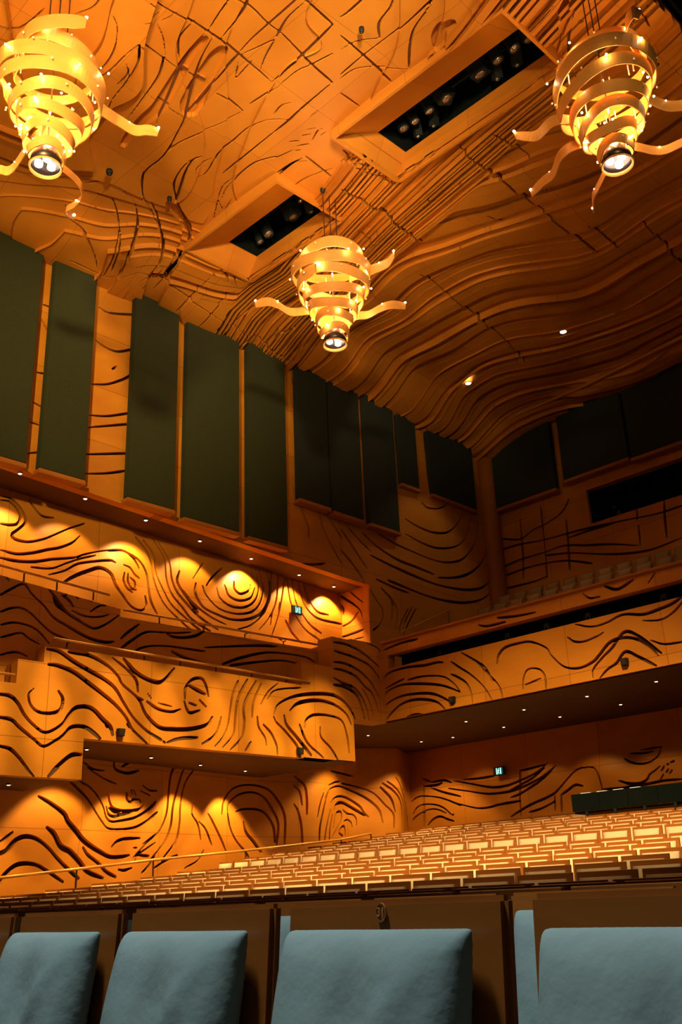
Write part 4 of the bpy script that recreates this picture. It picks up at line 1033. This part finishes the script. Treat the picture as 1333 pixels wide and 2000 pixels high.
chandelier(-9.65, 4.68, {0: [(-0.33, 0.04), (-0.35, -0.21), (-0.31, -0.41), (-0.15, -0.6), (0.05, -0.7), (0.29, -0.7), (0.6, -0.68)], 1: [(0.35, 0.36), (0.49, 0.48), (0.59, 0.6), (0.73, 0.78), (0.9, 0.93), (1.07, 0.96), (1.22, 0.99)], 4: [(-0.03, 0.57), (-0.13, 0.45), (-0.16, 0.26), (-0.08, 0.04), (0.04, -0.15), (0.08, -0.29)], 6: [(0.17, 0.42), (0.25, 0.6), (0.24, 0.84), (0.1, 1.04), (-0.06, 1.14), (-0.01, 1.35)], 3: [(-0.63, 0.89), (-0.83, 1.03), (-1.01, 1.04), (-1.16, 0.98)]},
           'left bent-wood chandelier with a hooked top ribbon, cut by the frame edge', 2, dz=.05, tilt=-.10)
chandelier(-4.6, 10.1, {0: [(0.68, -0.08), (0.53, -0.18), (0.38, -0.32), (0.25, -0.49), (0.18, -0.68), (0.22, -0.84), (0.32, -0.83)], 3: [(-0.18, 0.37), (-0.39, 0.21), (-0.58, 0.13), (-0.74, 0.19), (-0.88, 0.4), (-1.05, 0.44), (-1.2, 0.39)], 4: [(-0.11, 0.45), (-0.32, 0.36), (-0.48, 0.43), (-0.57, 0.62), (-0.6, 0.91), (-0.71, 1.12), (-0.84, 1.33)], 1: [(0.82, 0.36), (0.98, 0.49), (1.23, 0.5), (1.4, 0.44)], 5: [(0.41, 0.21), (0.61, 0.29), (0.78, 0.28), (0.98, 0.17), (1.11, 0.13)], 6: [(0.02, 0.52), (-0.05, 0.67), (-0.08, 0.91), (-0.04, 1.1), (-0.01, 1.24)]},
           'right bent-wood chandelier hanging beside the long lighting slot', 3, tilt=.20)
# ------------------------------------------------------------------ theatre lamps in the ceiling slots
def stage_light(x, y, z, r, square, label, group, tx=0, ty=0):
    e = empty('stage_lamp', (x, y, z)); e.rotation_euler = (math.radians(tx), math.radians(ty), random.uniform(-.6, .6)); tag(e, label, 'stage light', group)
    b = MB()
    if square: b.box(-r * 1.15, r * 1.15, -r * 1.15, r * 1.15, -.02, .26)
    else: b.lathe([(r * .5, .30), (r * .95, .24), (r * 1.05, 0), (r * 1.0, -.02), (r * .95, .02)], 20)
    b.build('body', M['black'], e, smooth=False)
    l = MB(); l.lathe([(.0001, -.055), (r * .4, -.048), (r * .75, -.03), (r * .95, -.005)], 20); l.build('lens', M['lens'], e, smooth=False)
    MB().box(-r * 1.3, -r * 1.22, -.02, .02, .05, .42).box(r * 1.22, r * 1.3, -.02, .02, .05, .42).box(-r * 1.3, r * 1.3, -.02, .02, .40, .43).build('yoke', M['black'], e)
s1 = [(-8.66, 10.78, .10, 0), (-8.41, 10.80, .085, 0), (-8.08, 10.80, .09, 0), (-7.70, 10.80, .105, 1), (-6.98, 10.80, .12, 1), (-6.60, 10.78, .10, 0), (-6.27, 10.78, .10, 0), (-6.00, 10.80, .10, 0)]
nm = ['first', 'second', 'third', 'fourth', 'fifth', 'sixth', 'seventh', 'eighth']
for i, (x, y, rr_, sq) in enumerate(s1): stage_light(x, y, 13.6, rr_, sq, '%s large stage lamp from the left in the long ceiling slot' % nm[i], 'large lamps in the long ceiling slot', 20, -12)
for i, (x, y, rr_) in enumerate([(-8.62, 11.12, .055), (-8.26, 11.13, .055), (-6.85, 11.10, .06), (-6.45, 11.10, .06)]): stage_light(x, y, 13.62, rr_, 1, '%s small square lamp of the lower row in the long ceiling slot' % nm[i], 'small lamps in the long ceiling slot', 10, 15)
for i, (x, y, rr_, sq, wh) in enumerate([(-11.75, 10.95, .11, 1, 'brightest square stage lamp'), (-11.40, 11.10, .07, 1, 'small dim stage lamp right of the square one'), (-12.5, 10.95, .11, 0, 'dim round stage lamp'), (-12.8, 10.98, .08, 0, 'leftmost round stage lamp'), (-11.3, 10.72, .06, 0, 'upper small stage lamp'), (-11.15, 11.2, .045, 0, 'tiny rightmost stage lamp')]):
    stage_light(x, y, 13.6, rr_, sq, wh + ' in the short ceiling slot', 'lamps in the short ceiling slot', 18, -10)
m = MB(); m.tube([(-8.8, 10.80, 14.10), (-5.85, 10.80, 14.10)], .03, 8).tube([(-8.8, 11.11, 14.12), (-5.85, 11.11, 14.12)], .02, 8); tag(m.build('lighting_bar', M['black']), 'black lamp bar inside the long ceiling slot', 'lighting bar')
m = MB(); m.tube([(-13.0, 10.98, 14.12), (-10.75, 10.98, 14.12)], .03, 8); tag(m.build('lighting_bar', M['black']), 'black lamp bar inside the short ceiling slot', 'lighting bar')
# ------------------------------------------------------------------ downlights
def downlight(x, y, z, r, mat, label, group, power=0, col=(1, .60, .22), cone=95, aim=(0, 0, -1), blend=.35, soft=.05):
    e = empty('downlight', (x, y, z)); tag(e, label, 'downlight', group)
    t = MB(); t.lathe([(r, -.004), (r * 1.25, -.012), (r * 1.3, .004), (r, .02)], 20, caps=False); t.build('trim_ring', M['metal'], e, smooth=True)
    t = MB(); t.lathe([(.0001, -.018), (r * .7, -.014), (r * .98, .0)], 16); t.build('lamp', mat, e, smooth=True)
    if power:
        l = bpy.data.lights.new('downlight_beam', 'SPOT'); l.energy = power; l.color = col; l.spot_size = math.radians(cone); l.spot_blend = blend; l.shadow_soft_size = soft
        lo = bpy.data.objects.new('downlight_beam', l); C.objects.link(lo); lo.location = (x, y, z - .06); lo.rotation_euler = Vector(aim).to_track_quat('-Z', 'Y').to_euler()
UG = 'downlights in the upper gallery soffit'
for i, (x, y) in enumerate([(-15.12, 7.37), (-15.26, 8.76), (-15.33, 10.15), (-15.47, 11.57), (-15.52, 12.98), (-15.56, 14.41), (-15.58, 15.52)]):
    downlight(x, y, 8.42 - (y - 3) * .0508 - .015, .036, M['dlglow'], '%s small downlight in the upper gallery soffit, counted from the left' % ORD[i], UG, [230, 90, 190, 100, 240, 150, 240][i], cone=100, aim=(-.34, 0, -1))
for i, (x, y, z, p, lx) in enumerate([(-15.0, 7.58, 2.875, 110, -.3), (-15.0, 8.93, 3.515, 210, -.4), (-15.3, 10.43, 3.515, 260, -.35), (-15.7, 11.84, 3.515, 260, -.32), (-16.0, 13.2, 3.515, 280, -.3)]):
    downlight(x, y, z, .034, M['dlglow'], ['lone downlight under the left box', 'first downlight under the lower tier from the left', 'second downlight under the lower tier from the left', 'third downlight under the lower tier from the left', 'fourth downlight under the lower tier from the left'][i], 'downlights under the lower tier', p, cone=84, aim=(lx, 0, -1))
BD = [(-15.35, 16.2, 120), (-15.35, 18.0, 70), (-12.94, 16.66, 60), (-14.51, 18.14, 60), (-12.95, 17.99, 60), (-11.39, 16.56, 60), (-11.47, 17.95, 60), (-9.85, 16.42, 60), (-9.94, 17.78, 80), (-8.34, 16.27, 50)]
for i, (x, y, p) in enumerate(BD):
    downlight(x, y, 4.385, .034, M['dlglow'], '%s small downlight under the rear balcony, counted from the left' % ORD[i], 'downlights under the rear balcony', p * (2.2 if i < 2 else .5), cone=100 if i > 1 else 110, aim=(-.2, .1, -1) if i < 2 else (0, .25, -1))
for i, (x, y) in enumerate([(-10.04, 17.73), (-13.02, 17.99)]):
    downlight(x, y, 12.93, .07, M['dlglow2'], ['right glowing ceiling downlight above the rear stalls', 'left glowing ceiling downlight near the side wall'][i], 'ceiling downlights', 110, cone=80, col=(1, .72, .4))
for i, (x, y, r_, lab) in enumerate([(-12.39, 7.19, .06, 'black round ceiling sensor right of the left chandelier'), (-12.28, 8.38, .045, 'black ceiling sensor with a bright centre beside the S-shaped groove'), (-7.29, 8.26, .04, 'small ceiling sensor between the crossing seams at the top'), (-9.1, 11.9, .035, 'black hole fitting right of the middle chandelier'), (-4.6, 12.1, .04, 'black ceiling fitting beside the right chandelier')]):
    e = empty('ceiling_sensor', (x, y, 12.93)); tag(e, lab, 'ceiling sensor')
    t = MB(); t.lathe([(r_, .05), (r_, 0), (r_ * .8, -.03), (r_ * .4, -.035)], 16); t.build('housing', M['black'], e, smooth=True)
    t = MB(); t.lathe([(.0001, -.045), (r_ * .35, -.035)], 12); t.build('eye', M['metal'], e, smooth=True)
# ------------------------------------------------------------------ hand rails, speakers, exit signs, desk
def handrail(name, pts, r, stubs, label, mat=M['brass'], drop=.12, inx=-.0):
    e = empty(name, pts[0]); p0 = Vector(pts[0]); tag(e, label, 'handrail')
    MB().tube([Vector(p) - p0 for p in pts], r, 8).build('rail', mat, e, smooth=True)
    for s_ in stubs:
        a = Vector(s_) - p0; MB().tube([a, a + Vector((inx, 0, 0)), a + Vector((inx, 0, -drop))], r * .7, 6).build('bracket', M['darkmetal'], e)
handrail('handrail', [(-13.98, 7.63, 5.02), (-13.98, 13.18, 4.98)], .022, [(-13.98, y, 5.0) for y in (7.9, 9.37, 10.12, 10.91, 11.75, 12.6)], 'brass handrail along the top of the bright lower tier front', drop=.12, inx=-.07)
handrail('handrail', [(-14.44, 3.2, 6.42), (-14.44, 8.87, 6.07)], .022, [(-14.44, y, 6.42 - (y - 3.2) * .062) for y in (7.3, 7.9, 8.6)], 'handrail on the left half of the dark upper tier front', drop=.14, inx=-.07)
handrail('handrail', [(-14.48, 9.2, 5.87), (-14.48, 13.9, 5.93)], .022, [(-14.48, y, 5.88) for y in (10.0, 11.0, 12.0, 13.0)], 'handrail on the right half of the dark upper tier front', drop=.12, inx=-.07)
handrail('handrail', [(-13.98, 3.2, 4.36), (-13.98, 7.02, 4.36)], .022, [(-13.98, 6.6, 4.36)], 'short handrail end on the left box', drop=.12, inx=-.07)
RP = [(-15.59, 7.86, 1.52), (-15.85, 9.37, 1.65), (-16.15, 11.13, 1.81), (-16.45, 13.58, 2.0), (-16.13, 16.01, 2.22), (-16.13, 16.96, 2.36)]
handrail('handrail', RP, .024, [(a[0], a[1], a[2]) for a in RP[1:]], 'long sloping brass handrail beside the stalls at the side wall', drop=.9, inx=0)
handrail('handrail', [(-14.8, 16.89, 6.73), (-14.8, 18.83, 7.61)], .014, [(-14.8, 17.0, 6.77), (-14.8, 18.7, 7.55)], 'thin sloping handrail at the balcony corner stair', drop=.9, inx=0)
def speaker(loc, rz, label):
    e = empty('loudspeaker', loc, rz); e.scale = (.72, .72, .72); tag(e, label, 'loudspeaker', 'small loudspeakers on the tier fronts')
    MB().prism([(.03, -.07, -.08), (.03, .07, -.08), (.03, .09, .09), (.03, -.09, .09)], (.12, 0, .0)).build('cabinet', M['black'], e, bevel=.008)
    MB().box(.15, .155, -.06, .06, -.06, .07).build('grille', M['darkmetal'], e); MB().box(0, .04, -.02, .02, -.03, .03).build('bracket', M['black'], e)
speaker((-14.0, 8.9, 3.64), 0, 'black loudspeaker on the lower tier front, left of the two')
speaker((-14.0, 12.83, 3.62), 0, 'black loudspeaker on the lower tier front, right of the two')
speaker((-12.17, 15.35, 4.56), -PI / 2, 'black loudspeaker on the rear balcony front, near the corner')
speaker((-8.36, 15.35, 4.60), -PI / 2, 'black loudspeaker on the rear balcony front, right end')
def exit_sign(loc, rz, label):
    e = empty('exit_sign', loc, rz); e.scale = (.7, .7, .7); tag(e, label, 'exit sign')
    MB().box(0, .08, -.21, .21, -.14, .14).build('housing', M['black'], e, bevel=.008)
    f = MB().box(.08, .085, -.10, .18, -.11, .11).build('sign_face', M['exit_green'], e)
    g = MB()      # running figure between two door posts
    g.box(.086, .09, -.085, -.055, -.10, .10).box(.086, .09, .075, .115, -.10, .10)
    g.sphere((.088, .015, .075), .018, 8, 4)
    for a in ([(.088, .012, .05), (.088, -.005, -.015)], [(.088, -.005, -.015), (.088, .03, -.045), (.088, .022, -.095)], [(.088, -.005, -.015), (.088, -.03, -.055), (.088, -.045, -.09)], [(.088, .01, .04), (.088, .045, .015)], [(.088, .01, .04), (.088, -.035, .025)]): g.tube(a, .011, 6)
    g.build('pictogram', M['exit_white'], f)
exit_sign((-15.86, 14.56, 7.09), 0, 'small green running-man exit sign on the upper gallery wall')
exit_sign((-14.12 + .1, 19.16, 3.62), -PI / 2, 'small green running-man exit sign on the dark rear wall')
e = empty('control_desk_screen', (-11.1, 17.45, 1.68)); tag(e, 'long low black screen around the control desk behind the rear stalls', 'desk screen')
for k in range(5):
    x0 = k * .62; MB().box(x0, x0 + .61, -.02, .02, .74, 1.07).build('screen_panel', M['void'], e, bevel=.006)
    MB().box(x0 + .28, x0 + .33, -.015, .015, 0, .74).build('post', M['black'], e)
MB().box(0, 3.1, .05, .6, .70, .74).build('desk_top', M['black'], e)
for k in range(4): MB().box(.18 + k * .36, .38 + k * .36, .05, .12, 1.03, 1.085).build('bright_edge', emit_mat('bright_edge_glow', (1, .72, .4), 1.2) if k == 0 else bpy.data.materials['bright_edge_glow'], e)  # bright paper edges along the screen, their brightness put in as glow
# faint fittings in the projection slot of the balcony front
for i, (x, lab) in enumerate([(-12.6, 'leftmost'), (-10.9, 'second'), (-10.0, 'third'), (-9.1, 'fourth'), (-7.6, 'rightmost')]):
    e = empty('stage_lamp', (x, 15.62, 5.48)); tag(e, lab + ' dim lamp inside the black slot of the balcony front', 'stage light', 'lamps in the balcony slot')
    MB().box(-.05, .05, -.08, .1, .02, .2).build('body', M['black'], e); t = MB(); t.lathe([(.0001, -.02), (.03, 0)], 12); o = t.build('lens', M['lens'], e); o.rotation_euler = (PI / 2, 0, 0); o.location = (0, -.08, .10)
e = empty('follow_spot', (-11.45, 21.75, 9.60)); tag(e, 'follow spot on a tripod in the dark control room window', 'spotlight')
MB().tube([(-.16, 0, 0), (0, 0, .36)], .008, 6).tube([(.14, 0, 0), (0, 0, .36)], .008, 6).tube([(0, .2, 0), (0, 0, .36)], .008, 6).build('tripod', M['metal'], e)
MB().tube([(0, .25, .50), (0, -.2, .40)], .07, 10).build('body', M['black'], e); MB().sphere((0, -.21, .40), .025).build('lens', M['metal'], e)

# ------------------------------------------------------------------ added spots for ceiling, walls and seats; their sources are unseen
def spot(name, loc, tgt, power, deg, col=(1, .62, .28), blend=.8, soft=.3):
    l = bpy.data.lights.new(name, 'SPOT'); l.energy = power; l.color = col; l.spot_size = math.radians(deg); l.spot_blend = blend; l.shadow_soft_size = soft
    o = bpy.data.objects.new(name, l); C.objects.link(o); o.location = loc; o.rotation_euler = (Vector(tgt) - Vector(loc)).to_track_quat('-Z', 'Y').to_euler(); return o
spot('added_spot', (1.0, 0.5, 8.0), (-8.6, 7.9, 13), 9000, 40, (1, .70, .44), 1, .4)
spot('added_spot', (2.5, 1.0, 8.5), (-4.6, 10.1, 10.5), 1500, 13, (1, .70, .34), 1, .3)  # added to brighten the ribbons of the right chandelier
spot('added_spot', (0.0, 2.0, 7.5), (-8.3, 8.5, 13), 3500, 17, (1, .84, .70), 1, .3)
spot('added_spot', (-3.0, -2.0, 6.5), (-10.5, 7.0, 13), 4200, 48, (1, .66, .28), 1, .5)
spot('added_spot', (-1.0, -4.0, 9.5), (-14.8, 8.4, 10.2), 13000, 23, (1, .68, .30), 1, .4)
for yy in (6.0, 7.1, 8.2, 9.3, 10.4, 11.5, 12.6, 13.6):
    spot('tier_light', (-7.2, yy - 1.6, 11.6), (-14, yy, 3.72), 4600, 11.5, (1, .66, .24), .5, .06)  # narrow beams added to brighten the lower tier front alone
spot('added_spot', (0.5, -1.0, 11.0), (-10.5, 14, 5.2), 700, 30, (1, .62, .24), .8, .3)
spot('seat_light', (-2.5, 2.0, 12.4), (-8.9, 11.5, 1.4), 21000, 44, (1, .66, .30), .7, .3)
spot('seat_light', (1.5, -2.0, 9), (-6.5, 10, 1.6), 3500, 30, (1, .70, .38), .7, .3)
spot('front_row_light', (-2.2, .5, 5.5), (-1.0, 1.2, .8), 840, 55, (.95, .97, 1.0), .8, .3)
w = bpy.data.worlds.new('ambient_fill'); bpy.context.scene.world = w; w.use_nodes = True  # weak warm ambient added as fill, with no source in the hall
w.node_tree.nodes['Background'].inputs[0].default_value = (1, .62, .38, 1); w.node_tree.nodes['Background'].inputs[1].default_value = .02
bpy.context.view_layer.update()
K = 1.25                                           # plan units -> metres
for o in bpy.data.objects:
    if o.parent is None:
        o.location = o.location * K
        if o.type == 'LIGHT': o.data.energy *= K * K; o.data.shadow_soft_size *= K
        else: o.scale = o.scale * K
# ------------------------------------------------------------------ camera
cd = bpy.data.cameras.new('camera'); cam = bpy.data.objects.new('camera', cd); C.objects.link(cam); cam.location = (0, 0, K)
cd.sensor_fit = 'VERTICAL'; cd.sensor_height = 36; cd.lens = FPX / 2000 * 36; cd.clip_start = .05
Rm = Matrix((Vector(RR), Vector(UU), -Vector(FW))).transposed(); cam.rotation_euler = Rm.to_euler()
sc = bpy.context.scene; sc.camera = cam
sc.view_settings.view_transform = 'Standard'; sc.view_settings.look = 'None'; sc.view_settings.gamma = 1; sc.view_settings.exposure = .15; sc.view_settings.use_curve_mapping = False
try:
    sc.cycles.use_denoising = True
except Exception: pass
